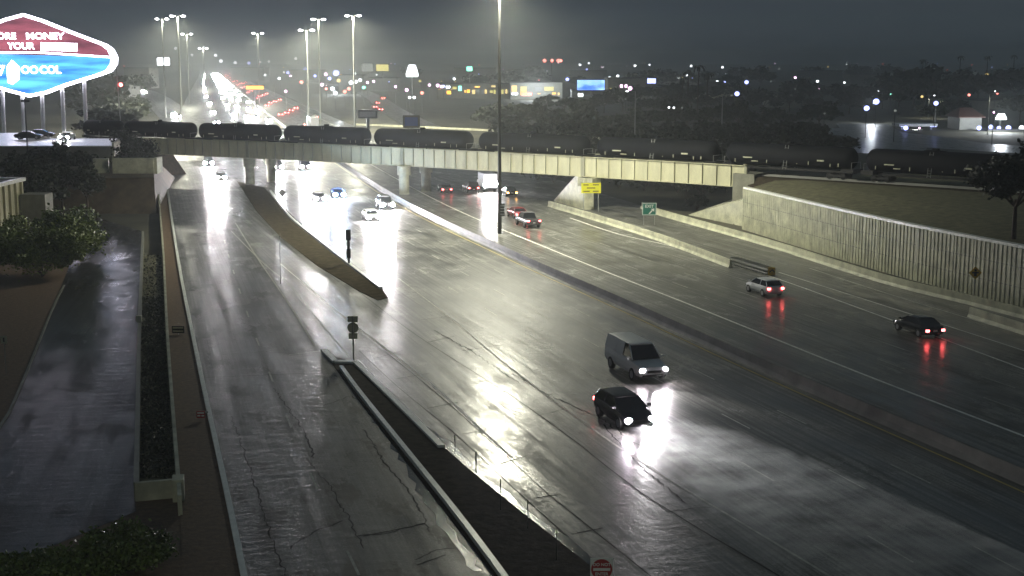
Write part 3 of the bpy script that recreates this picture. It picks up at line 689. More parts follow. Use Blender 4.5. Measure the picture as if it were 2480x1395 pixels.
# spray thrown up ahead of the hatchback and van, caught in their beams
b = G(1560, 1050); dv = Vector((.31, -.95)); nv = Vector((.95, .31)); V0 = Vector((b.x, b.y))
q = MB(); q.loft([[(*(V0 + dv * s_ + nv * (-w_ + o_)), .07), (*(V0 + dv * s_ + nv * (w_ + o_)), .07), (*(V0 + dv * s_ + nv * (w_ * .7 + o_)), h_), (*(V0 + dv * s_ + nv * (-w_ * .7 + o_)), h_)] for s_, w_, h_, o_ in ((-3, 1.6, .4, 1), (4, 3.6, .9, 1.4), (12, 4.6, 1.1, 1.8), (24, 5.6, 1.0, 2.2), (46, 6.0, .4, 2.4))])
o = q.build('spray', 'black'); m = bpy.data.materials.new('spray'); m.use_nodes = True; tt = m.node_tree; tt.nodes.clear()
o_ = tt.nodes.new('ShaderNodeOutputMaterial'); v_ = tt.nodes.new('ShaderNodeVolumePrincipled'); tc = tt.nodes.new('ShaderNodeTexCoord'); nz = tt.nodes.new('ShaderNodeTexNoise'); mr = tt.nodes.new('ShaderNodeMapRange')
nz.inputs['Scale'].default_value = 1.1; nz.inputs['Detail'].default_value = 8; nz.inputs['Roughness'].default_value = .7; mr.inputs[1].default_value = .45; mr.inputs[2].default_value = .72; mr.inputs[3].default_value = 0; mr.inputs[4].default_value = .34
mp = tt.nodes.new('ShaderNodeMapping'); mp.inputs['Rotation'].default_value = (0, 0, radians(72)); mp.inputs['Scale'].default_value = (.35, 1.3, 1); tt.links.new(tc.outputs['Object'], mp.inputs[0]); tt.links.new(mp.outputs[0], nz.inputs[0])
tt.links.new(nz.outputs[0], mr.inputs[0]); tt.links.new(mr.outputs[0], v_.inputs['Density']); tt.links.new(v_.outputs[0], o_.inputs['Volume'])
v_.inputs['Color'].default_value = (.9, .97, .95, 1); v_.inputs['Anisotropy'].default_value = .5; o.data.materials.clear(); o.data.materials.append(m); tag(o, kind='stuff')
# white box truck with work lamps on its back
t = thing('box_truck', 'white box truck with glaring white work lamps on its back, left of the tall mast', 'truck')
q = MB(); q.box((-.8, 0, 1.9), (4.6, 2.2, 2.3)); q.build('cargo_box', 'white_paint', t, bevel=.04)
q = MB(); q.box((2.4, 0, 1.35), (1.7, 2.0, 1.5), taper=.86); q.build('cab', 'white_paint', t, bevel=.1)
q = MB(); q.box((2.62, 0, 1.72), (1.45, 1.8, .5)); q.build('windows', 'glass', t)
for x in (-2, 2.3):
    for s_ in (-1, 1): q = MB(); q.tube((x, s_ * .75, .45), (x, s_ * 1.02, .45), .45, .45, 16); q.build('wheel', 'rubber', t)
for s_ in (-.98, .98): q = MB(); q.ball((-3.16, s_, 1.3), .17, 8, 5); q.build('work_lamp', 'head_lamp', t)
q = MB(); q.box((-2.9, 0, .6), (.3, 2.1, .2)); q.build('bumper', 'black', t)
light('SPOT', 'work_light', (-3.4, 0, 1.6), 9000, (1, 1, .95), t, (0, radians(70), 0), radians(110), .8, .2)
place(t, 1178, 462, True)
# traffic far beyond the bridge
ORD = 'nearest second third fourth fifth sixth seventh eighth ninth tenth eleventh twelfth thirteenth fourteenth fifteenth sixteenth seventeenth eighteenth nineteenth twentieth'.split(); ORL = ['leftmost'] + ORD[1:] + ['one past twentieth', 'two past twentieth', 'three past twentieth', 'four past twentieth']
def far_car(kind, paint, label, heads, tails, grp, name): return make_vehicle(kind, paint, label, heads, tails, 0, grp, name=name)
wf = far_car('sedan', 'grey_paint', 'far oncoming car with bright headlights on the freeway beyond the bridge', 'head_far', None, 'oncoming cars far beyond the bridge', 'far_car')
rf_ = far_car('sedan', 'grey_paint', 'far car with red tail lights driving away beyond the bridge', None, 'tail_far', 'cars driving away beyond the bridge', 'far_car')
def along(P, y, o_):
    x = at_y(P, y); x2 = at_y(P, y + 10); d = Vector((x2 - x, 10)).normalized(); n = Vector((-d.y, d.x)); return Vector((x, y)) + n * o_, math.atan2(d.y, d.x)
first = True
for i in range(75):
    y = 350 + (i / 74) ** 1.4 * 2300 + R.uniform(-10, 10); p, a = along(YEL, y, (1.8, 5.3, 9, 13, 17.5 + min(8, y * .006))[i % 5] + R.uniform(-.4, .4))
    o = wf if first else dup(wf); first = False; o.location = (p.x, p.y, .03); o.rotation_euler.z = a + pi; o['label'] = 'far oncoming car, %s lane, %s in its row beyond the bridge' % (('inner', 'second', 'middle', 'fourth', 'outer')[i % 5], ORD[i // 5])
first = True
for i in range(52):
    y = 370 + (i / 51) ** 1.35 * 2000 + R.uniform(-10, 10); p, a = along(YEL, y, (-5, -8.7, -12.4, -16)[i % 4] + R.uniform(-.4, .4))
    o = rf_ if first else dup(rf_); first = False; o.location = (p.x, p.y, .03); o.rotation_euler.z = a; o['label'] = 'far car driving away, %s lane, %s in its row beyond the bridge' % (('inner', 'second', 'third', 'outer')[i % 4], ORD[i // 4])
for i, (px, py) in enumerate(((432, 286), (420, 279), (352, 226), (345, 222))):
    o = dup(wf); p = G(px, py); o.location = (p.x, p.y, .04); o.rotation_euler.z = radians(-72); o['label'] = 'oncoming car, %s of the queue on the frontage road beyond the train' % ('nearest', 'second', 'third', 'farthest')[i]; o['group'] = 'cars on the frontage road beyond the train'
for i, (px, py) in enumerate(((925, 240), (912, 252), (905, 262), (918, 268))):
    o = dup(rf_); p = G(px, py); o.location = (p.x, p.y, .04); o.rotation_euler.z = radians(115); o['label'] = 'car with red brake lights, %s counted in the queue on the far ramp' % ('first', 'second', 'third', 'fourth')[i]; o['group'] = 'cars queueing on the far ramp'
tr = thing('semi_trailer', 'grey semi trailer truck seen just over the train beside red tail lights', 'truck')
q = MB(); q.box((-1, 0, 2.6), (14, 2.6, 2.8)); q.build('trailer', 'grey_paint', tr, bevel=.03)
q = MB(); q.box((8, 0, 2.1), (2.6, 2.4, 2.8), taper=.9); q.build('cab', 'white_paint', tr, bevel=.1)
for x in (-6.5, -5.2, 5, 8.6):
    for s_ in (-1.05, 1.05): q = MB(); q.tube((x, s_ - .15, .5), (x, s_ + .15, .5), .5, .5, 14); q.build('wheel', 'rubber', tr)
for s_ in (-1, 1): q = MB(); q.box((-8.02, s_, 1.1), (.06, .35, .2)); q.build('tail_light', 'tail_far', tr)
p, a = along(YEL, 430, -8.7); tr.location = (p.x, p.y, .03); tr.rotation_euler.z = a

# ------------------------------------------------------------ signs by the road
def post_sign(px, pbase, ptop, label, shape, w, h, m, face=0., posts=1, extra=None, name='road_sign', thick=.03, zp=None):
    b = G(px, pbase); top = Wd(px, ptop, b.y).z; t = thing(name, label, 'sign', (b.x, b.y, 0), face)
    q = MB()
    for s_ in ([0] if posts == 1 else [-w * .38, w * .38]): q.tube((s_, .05, 0), (s_, .05, top - .05), .045, .045, 8)
    q.build('post', 'galvanised', t)
    zc = top - h / 2; q = MB()
    if shape == 'diamond': P = [(0, h / 2), (w / 2, 0), (0, -h / 2), (-w / 2, 0)]
    else: P = [(-w / 2, -h / 2), (w / 2, -h / 2), (w / 2, h / 2), (-w / 2, h / 2)]
    n = len(P); q.add([(x, -.02, zc + z) for x, z in P] + [(x, .02, zc + z) for x, z in P], [tuple(range(n)), tuple(range(n, 2 * n))[::-1]] + [(i, (i + 1) % n, n + (i + 1) % n, n + i) for i in range(n)])
    f = q.build('panel', m, t); 
    if extra: extra(t, f, zc)
    return t
def text(s_, size, x, y, z, m, parent, name='lettering', wx=1.):
    cu = bpy.data.curves.new(name, 'FONT'); cu.body = s_; cu.size = size; cu.align_x = 'CENTER'; cu.align_y = 'CENTER'; cu.extrude = .004; cu.offset = size * .02
    o = bpy.data.objects.new('tmp', cu); COL.objects.link(o); bpy.context.view_layer.update()
    me = bpy.data.meshes.new_from_object(o); bpy.data.objects.remove(o); me.materials.clear(); me.materials.append(MAT[m])
    r = bpy.data.objects.new(name, me); COL.objects.link(r); r.location = (x, y, z); r.rotation_euler = (pi / 2, 0, 0); r.scale = (wx, 1, 1); r.parent = parent; return r
def strips(rects, m, y, name, parent):
    q = MB()
    for x0, z0, x1, z1 in rects: q.box(((x0 + x1) / 2, y, (z0 + z1) / 2), (x1 - x0, .012, z1 - z0))
    return q.build(name, m, parent)
def ywarn(t, f, zc): strips([(-1.1, zc + .38, -.35, zc + .52), (.25, zc + .38, 1.1, zc + .52), (-.6, zc - .06, .6, zc + .08), (-1.1, zc - .52, -.2, zc - .38), (.25, zc - .52, 1.1, zc - .38)], 'wood', -.03, 'lettering', t)
post_sign(1431, 514, 443, 'yellow rectangular warning sign on two posts by the bridge abutment', 'rect', 2.8, 1.45, 'sign_yellow', radians(5), 2, ywarn)
def gexit(t, f, zc):
    strips([(-.9, zc + .72, .9, zc + .79), (-.9, zc - .79, .9, zc - .72), (-.9, zc - .72, -.83, zc + .72), (.83, zc - .72, .9, zc + .72)], 'sign_white', -.03, 'border', t)
    text('EXIT', .55, 0, -.03, zc + .35, 'sign_white', t)
    q = MB(); q.add([(-.1, -.035, zc - .6), (.05, -.035, zc - .68), (.45, -.035, zc - .2), (.62, -.035, zc - .35), (.65, -.035, zc + .08), (.2, -.035, zc + .02), (.33, -.035, zc - .1)], [(0, 1, 2, 6), (3, 4, 5)]); q.build('arrow', 'sign_white', t)
post_sign(1572, 545, 491, 'green exit sign with white border and arrow in the ramp gore', 'rect', 1.85, 1.65, 'sign_green', 0, 2, gexit)
def ped(t, f, zc): strips([(-.12, zc - .3, .12, zc + .1), (-.3, zc - .05, .3, zc + .08), (-.1, zc + .14, .1, zc + .32)], 'black', -.03, 'symbol', t)
post_sign(2358, 735, 645, 'yellow diamond warning sign in front of the fluted retaining wall', 'diamond', 1.15, 1.15, 'sign_orange', 0, 1, ped)
def dne(t, f, zc):
    q = MB(); q.tube((0, -.022, zc), (0, -.034, zc), .41, .41, 32); q.build('red_disc', 'sign_red', t)
    strips([(-.33, zc - .055, .33, zc + .055)], 'sign_white', -.04, 'bar', t)
    text('DO NOT', .17, 0, -.04, zc + .19, 'sign_white', t); text('ENTER', .17, 0, -.04, zc - .19, 'sign_white', t)
post_sign(1456, 1475, 1352, 'red and white DO NOT ENTER sign at the bottom edge of the view', 'rect', .88, .88, 'sign_white', 0, 1, dne, 'do_not_enter_sign')
def back(t, f, zc):
    q = MB(); n = 14; P = [(.40 * cos(2 * pi * i / n) if 1 else 0, .45 * sin(2 * pi * i / n)) for i in range(n)]
    q.tube((0, .03, zc - .62), (0, .06, zc - .62), .40, .40, 16); q.box((0, .04, zc - 1.22), (.62, .03, .42)); q.build('lower_panel', 'sign_back', t)
    q = MB(); q.box((0, -.03, zc - .6), (.07, .05, 1.7)); q.build('stiffener', 'concrete_dark', t)
post_sign(856, 872, 766, 'stack of signs seen from behind on one post at the gore nose', 'rect', .72, .42, 'sign_back', 0, 1, back)
post_sign(684, 495, 456, 'small dark diamond marker seen from behind beside the bright kerb', 'diamond', 1.25, 1.25, 'grey_paint')
# dark roadside column (ramp meter signal seen from behind)
b = G(845, 642); t = thing('ramp_meter_signal', 'black ramp meter signal head on a dark pole beside the bright kerb', 'signal', (b.x, b.y, 0))
hgt = Wd(845, 556, b.y).z
q = MB(); q.tube((0, 0, 0), (0, 0, hgt), .12, .12, 8); q.build('pole', 'black', t)
q = MB(); q.box((0, 0, hgt - .55), (.5, .4, 1.1)); q.build('signal_head', 'black', t, bevel=.04)
q = MB(); q.box((0, -.05, hgt - 1.5), (.38, .1, .5)); q.build('back_plate', 'galvanised', t)
q = MB(); q.box((0, 0, hgt - 2.5), (.42, .35, 1.0)); q.build('cabinet', 'black', t, bevel=.03)
# small signs fixed low on the tall mast
m0 = G(1210, 566); t = thing('mast_sign', 'stack of small blue grey plates strapped low on the tall mast', 'sign', (m0.x, m0.y - .32, 3.0))
q = MB(); q.box((.35, 0, .0), (.55, .03, 1.6)); q.build('panel', 'grey_paint', t); strips([(.12, z, .58, z + .12) for z in (-.6, -.25, .1, .45)], 'sign_white', -.025, 'bars', t)
t0 = None
for px, pb, pt in ((1102, 1105, 1058), (1153, 1152, 1098), (1212, 1240, 1165), (1278, 1285, 1215), (1347, 1362, 1285), (680, 690, 568)):
    b = G(px, pb); hh = Wd(px, pt, b.y).z; o = thing('delineator_post', 'thin steel delineator post on the edge of the near dirt island', 'post', (b.x, b.y, 0.1), 0, 'thin posts along the near island')
    if px == 680: o['label'] = 'lone thin post on the wet frontage road side left of the ramp meter signal'; del o['group']
    q = MB(); q.box((0, 0, hh / 2), (.05, .04, hh)); q.build('stem', 'pole_dark', o); q = MB(); q.box((0, -.03, hh - .12), (.07, .01, .16)); q.build('reflector', 'sign_back', o)
# left side small signs
b = G(432, 812); t = thing('low_sign', 'small dark board with white stripes standing on the red dirt strip', 'sign', (b.x, b.y, .05))
q = MB(); q.box((0, 0, .4), (.95, .05, .55)); q.build('panel', 'black', t); strips([(-.4, .5, .4, .6), (-.4, .25, .4, .33)], 'sign_back', -.035, 'stripes', t); q = MB(); q.box((0, .04, .15), (.06, .05, .3)); q.build('post', 'galvanised', t)
b = G(487, 1020); t = thing('low_sign', 'small red and white board fixed behind the white kerb', 'sign', (b.x, b.y, .05))
q = MB(); q.box((0, 0, .36), (.5, .05, .42)); q.build('panel', 'sign_red', t); strips([(-.2, .42, .2, .5), (-.2, .25, -.02, .33), (.04, .25, .2, .33)], 'sign_white', -.035, 'stripes', t); q = MB(); q.box((.28, .02, .5), (.3, .08, .1)); q.build('bracket', 'galvanised', t)
b = G(15, 905); t = thing('notice_sign', 'small white notice sign on a post in the dirt by the dark alley', 'sign', (b.x, b.y, 0)); hh = Wd(15, 814, b.y).z
q = MB(); q.tube((0, 0, 0), (0, 0, hh), .03, .03, 6); q.build('post', 'galvanised', t); q = MB(); q.box((0, -.04, hh - .25), (.42, .03, .5)); q.build('panel', 'sign_back', t)
strips([(-.05, hh - .4, .05, hh - .1)], 'grey_paint', -.06, 'symbol', t)
b = G(337, 775, 1.1); t = thing('utility_box', 'small pale utility box on the alley side planter wall', 'box', (b.x, b.y, .95)); q = MB(); q.box((0, 0, .25), (.42, .3, .5)); q.build('cabinet', 'sign_back', t, bevel=.02); q = MB(); q.box((0, -.16, .26), (.3, .02, .36)); q.build('door', 'concrete', t)

# ------------------------------------------------------------ left side: building, embankment, terrace, lit pylon sign
t = thing('office_building', 'beige building corner with upright fins and flat dark roof at the left edge', 'building', (-75, 165, 0))
q = MB(); q.box((-7.9, -8, 3.0), (40, 36, 6.0)); q.build('wall', 'beige', t)
q = MB(); q.box((-7.9, -8, 6.1), (39, 35, .2)); q.build('roof', 'roof_dark', t)
q = MB()
for y in range(-25, 11, 2): q.box((12.25, y, 3.1), (.35, .45, 6.2))
for x in range(-26, 12, 3): q.box((x, -26.1, 3.1), (.5, .35, 6.2))
q.build('fins', 'beige', t)
q = MB(); q.box((12.2, -8, 6.15), (.5, 36.4, .45)); q.box((-7.9, 10.0, 6.15), (40.4, .5, .45)); q.build('parapet', 'kerb', t)
q = MB(); q.box((14.1, 9, 2.2), (3.2, 3.0, 4.4)); q.build('annex', 'concrete_dark', t)
t = thing('earth_bank', 'block faced brown bank below the pale headwall left of the frontage road', 'bank', (-60, 195, 0))
a, b, c_, d_ = G(205, 512), G(378, 518), G(373, 430, 4.9), G(205, 430, 4.9)
q = MB(); q.loft([[(a.x - 60, a.y, 0), (b.x, b.y, 0), (b.x - 12, b.y + 60, 0), (a.x - 60, a.y + 60, 0)], [(d_.x - 60, d_.y, 4.9), (c_.x, c_.y, 4.9), (c_.x - 12, c_.y + 45, 4.9), (d_.x - 60, d_.y + 45, 4.9)]]); par(q, 'bank_face', 'wall_block', t)
t = thing('headwall', 'pale rectangular concrete headwall above the brown bank', 'wall', (c_.x, c_.y, 4.9))
a, b = Wd(272, 425, 199), Wd(372, 425, 199)
q = MB(); q.box(((a.x + b.x) / 2, 199.5, 6.0), (b.x - a.x, .5, 2.3)); q.box((b.x + .2, 201, 6.0), (.5, 3.2, 2.3)); par(q, 'wall', 'concrete', t)
q = MB(); a, b = Wd(225, 415, 200), Wd(262, 415, 200); q.box(((a.x + b.x) / 2, 200.5, 6.0), (b.x - a.x, .5, 2.0)); q.box(((a.x + b.x) / 2 - .6, 200.2, 5.2), (b.x - a.x + 1, .5, .6)); par(q, 'side_wall', 'concrete', t)
t = thing('terrace', 'raised concrete terrace with pale deck under the lit pylon sign', 'terrace', (-70, 210, 0))
a, b = Wd(268, 350, 222), Wd(291, 330, 240)
q = MB(); q.prism([(-150, 222), (a.x, 222), (b.x, 243), (-88, 243), (-88, 262), (-150, 262)], 0.0, 7.4); par(q, 'retaining_face', 'concrete_dark', t)
q = MB(); q.prism([(-150, 221.6), (a.x + .2, 221.6), (b.x + .2, 243.2), (-87.8, 243.2), (-87.8, 262.2), (-150, 262.2)], 7.41, 7.6); par(q, 'deck', 'kerb', t)
q = MB(); q.prism([(a.x + .25, 221.8), (a.x + .6, 221.8), (b.x + .6, 243), (b.x + .25, 243)], 3.0, 8.1); par(q, 'end_parapet', 'concrete', t)
for px, lab in ((70, 'dark parked car on the terrace left of the sign pillar'), (100, 'dark parked car on the terrace between two sign pillars')):
    o = make_vehicle('sedan', 'black_paint', lab); p = Wd(px, 330, 240 + (px - 70) * .2); o.location = (p.x, p.y, 7.62); o.rotation_euler.z = .1
o = make_vehicle('sedan', 'white_paint', 'car on the terrace with two glaring headlights right of the sign pillars', 'head_lamp'); p = Wd(163, 322, 238); o.location = (p.x, p.y, 7.62); o.rotation_euler.z = radians(-88)

# the pylon sign
D = 300.
def SP(px, py, dy=0.): p = Wd(px, py, D); return (p.x, D + dy, p.z)
t = thing('pylon_sign', 'huge lit diamond shaped casino style screen sign on white pillars at the upper left', 'sign', (SP(70, 300)[0], D, 0))
def arc_pts(o_=0):
    P = [(55, 36), (100, 50), (160, 74), (215, 95), (250, 108), (266, 120), (275, 138), (274, 155), (262, 172), (235, 182), (160, 205), (110, 224), (70, 232), (30, 222), (-60, 196), (-128, 165), (-140, 140), (-128, 112), (-60, 76), (10, 48)]
    cx, cy = 68, 134; return [(cx + (x - cx) * (1 - o_), cy + (y - cy) * (1 - o_)) for x, y in P]
q = MB(); A = [SP(x, y, .5) for x, y in arc_pts(0)]; B = [SP(x, y, 2.0) for x, y in arc_pts(0)]; q.loft([A, B]); par(q, 'cabinet', 'grey_paint', t)
q = MB(); O = arc_pts(-.035); I = arc_pts(.035); n = len(O)
q.add([SP(x, y, .1) for x, y in O] + [SP(x, y, .1) for x, y in I] + [SP(x, y, 1.2) for x, y in O] + [SP(x, y, 1.2) for x, y in I],
      [(i, (i + 1) % n, n + (i + 1) % n, n + i) for i in range(n)] + [(2 * n + i, 2 * n + (i + 1) % n, (i + 1) % n, i) for i in range(n)] + [(n + i, n + (i + 1) % n, 3 * n + (i + 1) % n, 3 * n + i) for i in range(n)]); par(q, 'neon_border', 'neon', t)
def screen(name, c1, c2, s_, scale, st):
    m, tt, p = nodes(name); tc = tt.nodes.new('ShaderNodeTexCoord'); mp = tt.nodes.new('ShaderNodeMapping'); mp.inputs['Scale'].default_value = st
    nz = tt.nodes.new('ShaderNodeTexNoise'); nz.inputs['Scale'].default_value = scale; nz.inputs['Detail'].default_value = 3; r = tt.nodes.new('ShaderNodeValToRGB')
    r.color_ramp.elements[0].position = .35; r.color_ramp.elements[1].position = .68; r.color_ramp.elements[0].color = (*c1, 1); r.color_ramp.elements[1].color = (*c2, 1)
    L = tt.links.new; L(tc.outputs['Object'], mp.inputs[0]); L(mp.outputs[0], nz.inputs[0]); L(nz.outputs[0], r.inputs[0]); L(r.outputs[0], p.inputs['Emission Color']); p.inputs['Emission Strength'].default_value = s_
    p.inputs['Base Color'].default_value = (.02, .02, .02, 1)
screen('screen_red', (.16, .045, .07), (.55, .14, .20), 1.3, .35, (.25, 1, 1.3)); screen('screen_blue', (.02, .17, .90), (.16, .72, 1.), 1.7, .35, (.2, 1, 1.6))
up = [(x, y) for x, y in arc_pts(.03)]
def clip(P, f):       # keep the side where f > 0
    out = []
    for i in range(len(P)):
        a, b = P[i], P[(i + 1) % len(P)]; fa, fb = f(a), f(b)
        if fa > 0: out.append(a)
        if fa * fb < 0: k_ = fa / (fa - fb); out.append((a[0] + (b[0] - a[0]) * k_, a[1] + (b[1] - a[1]) * k_))
    return out
mid = lambda p: 127.5 + max(0, (p[0] - 100)) * .065
q = MB(); P = clip(up, lambda p: mid(p) - p[1]); q.add([SP(x, y, .3) for x, y in P], [tuple(range(len(P)))]); par(q, 'upper_screen', 'screen_red', t)
q = MB(); P = clip(up, lambda p: p[1] - mid(p)); q.add([SP(x, y, .3) for x, y in P], [tuple(range(len(P)))]); par(q, 'lower_screen', 'screen_blue', t)
q = MB()
for x0 in range(-130, 270, 20): q.add([SP(x0, mid((x0, 0)) - 2, .2), SP(x0 + 20, mid((x0 + 20, 0)) - 2, .2), SP(x0 + 20, mid((x0 + 20, 0)) + 2, .2), SP(x0, mid((x0, 0)) + 2, .2)], [(0, 1, 2, 3)])
par(q, 'divider', 'neon', t)
def stext(s_, px, py, hpx, wx=1.):
    p = SP(px, py, .15); o = text(s_, hpx * D / F / .72, p[0], p[1], p[2], 'neon', t, wx=wx); o.matrix_parent_inverse = Matrix.Translation(t.location).inverted()
stext('MORE', 5, 88, 15, 1.15); stext('MONEY', 108, 88, 15, 1.25); stext('YOUR', 50, 112, 15, 1.1); stext('IN', -18, 112, 15, 1.1)
q = MB(); q.add([SP(98, 103, .2), SP(186, 105, .2), SP(186, 124, .2), SP(98, 122, .2)], [(0, 1, 2, 3)]); par(q, 'text_block', 'neon', t)
stext('OO', 71, 170, 18, 1.0); stext('COL', 121, 170, 18, 1.0); stext('7', 3, 172, 24, 1.)
q = MB(); q.add([SP(28, 145, .15), SP(47, 163, .15), SP(46, 192, .15), SP(30, 205, .15), SP(18, 200, .15), SP(15, 162, .15)], [(0, 1, 2, 3, 4, 5)]); par(q, 'emblem', 'neon', t)
for px in (4, 52, 100, 150, 204):
    a = SP(px - 3, 200, .9); b = SP(px + 1, 319, .9); q = MB(); q.tube((b[0], b[1], 0), (a[0], a[1], SP(px, 222 if px < 120 else 190)[2]), .42, .42, 10); par(q, 'pillar', 'white_paint', t)
p = Wd(64, 318, 214); t = thing('dark_post', 'thin dark post standing in front of the lit sign pillars', 'post', (p.x, 214, 4)); q = MB(); q.tube((0, 0, 0), (0, 0, Wd(60, 240, 214).z - 4), .12, .1, 8); q.box((.1, 0, Wd(60, 240, 214).z - 4.3), (1.3, .3, .3)); q.build('post', 'black', t)
p = Wd(290, 205, 300); t = thing('flag_pole', 'thin pole with a red lamp at its foot right of the pylon sign', 'pole', (p.x, 300, 0)); q = MB(); q.tube((0, 0, 0), (-.6, 0, Wd(286, 148, 300).z), .15, .08, 8); q.build('pole', 'galvanised', t); q = MB(); q.ball((.3, -.3, p.z), .4, 8, 5); q.build('lamp', 'tail_lamp', t)

# vegetation near the left
bush('bush', (G(290, 1385).x, G(290, 1385).y + .6, 0), (2.1, 2.0, 1.6), 'rounded leafy bush at the end of the planter by the alley mouth', 14000, .11)
bush('bush', (G(130, 1400).x, G(130, 1400).y, 0), (3.2, 1.6, 1.1), 'low wide bush in the bottom left corner', 9000, .11)
bush('bush', (G(60, 690).x, G(60, 690).y + 5, 0), (5.6, 5, 5.6), 'large rounded green bush against the beige building corner', 14000, .22, 'leaf_lit')
bush('bush', (G(120, 640).x, G(120, 640).y + 6, 0), (4.2, 4, 4.8), 'darker bush touching the alley in front of the annex', 9000, .22)
for i, (px, py, Y, h, cr) in enumerate(((35, 470, 185, 8, 5), (90, 480, 180, 6, 4.5), (150, 490, 190, 6.5, 4), (212, 480, 187, 7.0, 2.6), (120, 520, 194, 6.5, 4.6))):
    p = Wd(px, py, Y); tree((p.x, Y, 0), h, cr, ('dark tree behind the beige roof', 'dark tree between building and alley', 'dark tree at the far end of the alley, taller', 'narrow dark tree by the brown bank', 'dark tree just below the lit terrace', 'low dark tree over the alley bend')[i], 2600, .34)
for i, (px, Y, h, cr) in enumerate(((60, 212, 7.6, 5), (110, 214, 7.4, 5), (165, 215, 7.8, 4.6), (210, 216, 7.2, 3.6))):
    p = Wd(px, 400, Y); tree((p.x, Y, 0), h, cr, 'dark tree against the terrace face, %s from the left' % ('first', 'second', 'third', 'fourth')[i], 2600, .36)
p = Wd(140, 300, 220); tree((p.x, 220, 0), 9., 1.8, 'small dark tree before the terrace headlights', 1200, .22, trunk=.15)
for i, (px, py, Y) in enumerate(((312, 372, 215), (345, 362, 222), (300, 350, 232))): p = Wd(px, py, Y); bush('bush', (p.x, Y, 4.4), (3.0, 2.5, 3.2 + i), ('scrub between terrace and bridge end', 'scrub on the slope under the left bridge end', 'scrub behind the terrace parapet')[i], 2200, .25, 'leaf_dark')
# right: tree above the wall, shrubs under the bridge
b = G(2455, 572, 5.6); tree((b.x, b.y, 5.4), 7.8, 5.4, 'dark spreading tree on the bank above the fluted wall', 9000, .24, trunk=.4)
tree((b.x + 5, b.y + 4, 5.4), 8.5, 4.6, 'second dark tree cut by the right edge of the view', 7000, .26, trunk=.4)
for px, py, r_, lb in ((1690, 510, 1.5, 'shrub in the shade under the right end of the bridge'), (1783, 535, 1.4, 'dark shrub at the foot of the abutment slope')): p = G(px, py); bush('bush', (p.x, p.y + 1, 0), (r_ * 1.2, r_, r_ * 1.5), lb, 1500, .16, 'leaf_dark')
SC = 'first second third fourth fifth sixth seventh eighth'.split()
for i, (px, Y) in enumerate(((1500, 230), (1560, 225), (1640, 220), (1700, 215), (1600, 240), (1760, 222), (1300, 245), (1340, 240))):
    p = Wd(px, 480, Y); bush('bush', (p.x, Y, 0), (5, 4, 4.5 + i % 3), 'dark scrub seen through the bridge openings, %s planted clump' % SC[i], 1600, .35, 'leaf_dark', 'scrub behind the bridge openings')

# ------------------------------------------------------------ the town beyond
def shopfront(x0, x1, y0, y1):
    out = []; x = x0
    while x < x1:
        w = R.uniform(3, 9); a = R.uniform(0, 3); out.append((x, x + w, y0 + a, y1 - R.uniform(0, 4), R.choice(['lit_warm', 'lit_yellow', 'lit_dim', 'lit_dim', 'lit_orange', 'lit_warm']))); x += w + R.uniform(1.5, 8)
    return out
def building(px0, px1, ytop, Y, label, m='concrete_dark', depth=15, wins=(), roof='roof_dark', name='building', pitched=False):
    a, b = Wd(px0, ytop, Y), Wd(px1, ytop, Y); w = b.x - a.x; h = a.z; t = thing(name, label, 'building', ((a.x + b.x) / 2, Y, 0))
    q = MB(); q.box((0, depth / 2, h / 2), (w, depth, h)); q.build('wall', m, t)
    q = MB()
    if pitched: q.prism([(-w / 2 - .8, -1), (w / 2 + .8, -1), (w / 2 + .8, depth + 1), (-w / 2 - .8, depth + 1)], h, [h + .3] * 4); q.loft([[(-w / 2 - .8, -1, h + .31), (w / 2 + .8, -1, h + .31), (w / 2 + .8, depth + 1, h + .31), (-w / 2 - .8, depth + 1, h + .31)], [(-w / 4, depth / 2 - .1, h + 3), (w / 4, depth / 2 - .1, h + 3), (w / 4, depth / 2 + .1, h + 3), (-w / 4, depth / 2 + .1, h + 3)]])
    else: q.box((0, depth / 2, h + .25), (w + .6, depth + .6, .5))
    q.build('roof', roof, t)
    for x0, x1, y0, y1, mt in wins:
        p0, p1 = Wd(x0, y0, Y), Wd(x1, y1, Y); q = MB(); q.box(((p0.x + p1.x) / 2 - t.location.x, -.06, (p0.z + p1.z) / 2), (p1.x - p0.x, .12, p0.z - p1.z)); q.build('window' if mt != 'lit_red' else 'lit_fascia', mt, t)
    return t
building(1058, 1232, 203, 800, 'long low strip mall with scattered lit shopfronts', wins=shopfront(1125, 1228, 216, 228) + shopfront(1062, 1100, 215, 219) + [(1066, 1074, 207, 213, 'lit_pink'), (1080, 1090, 208, 214, 'lit_white'), (1096, 1106, 210, 216, 'lit_yellow'), (1082, 1092, 220, 228, 'lit_orange'), (1110, 1118, 208, 220, 'lit_green'), (1150, 1162, 209, 212, 'lit_orange'), (1190, 1200, 207, 211, 'lit_warm')])
building(1236, 1362, 201, 780, 'brighter shop building with a warm lit window front right of the tall mast', wins=shopfront(1290, 1358, 223, 231) + [(1239, 1252, 207, 222, 'lit_warm'), (1260, 1276, 209, 230, 'lit_yellow'), (1262, 1288, 224, 232, 'lit_red'), (1296, 1312, 211, 220, 'lit_dim'), (1318, 1341, 210, 220, 'lit_yellow'), (1240, 1254, 224, 230, 'lit_white')])
building(1385, 1500, 219, 700, 'dark low building below the blue screen', wins=[(1400, 1412, 226, 234, 'lit_white'), (1418, 1440, 229, 233, 'lit_dim'), (1370 + 18, 1394, 223, 227, 'lit_dim')])
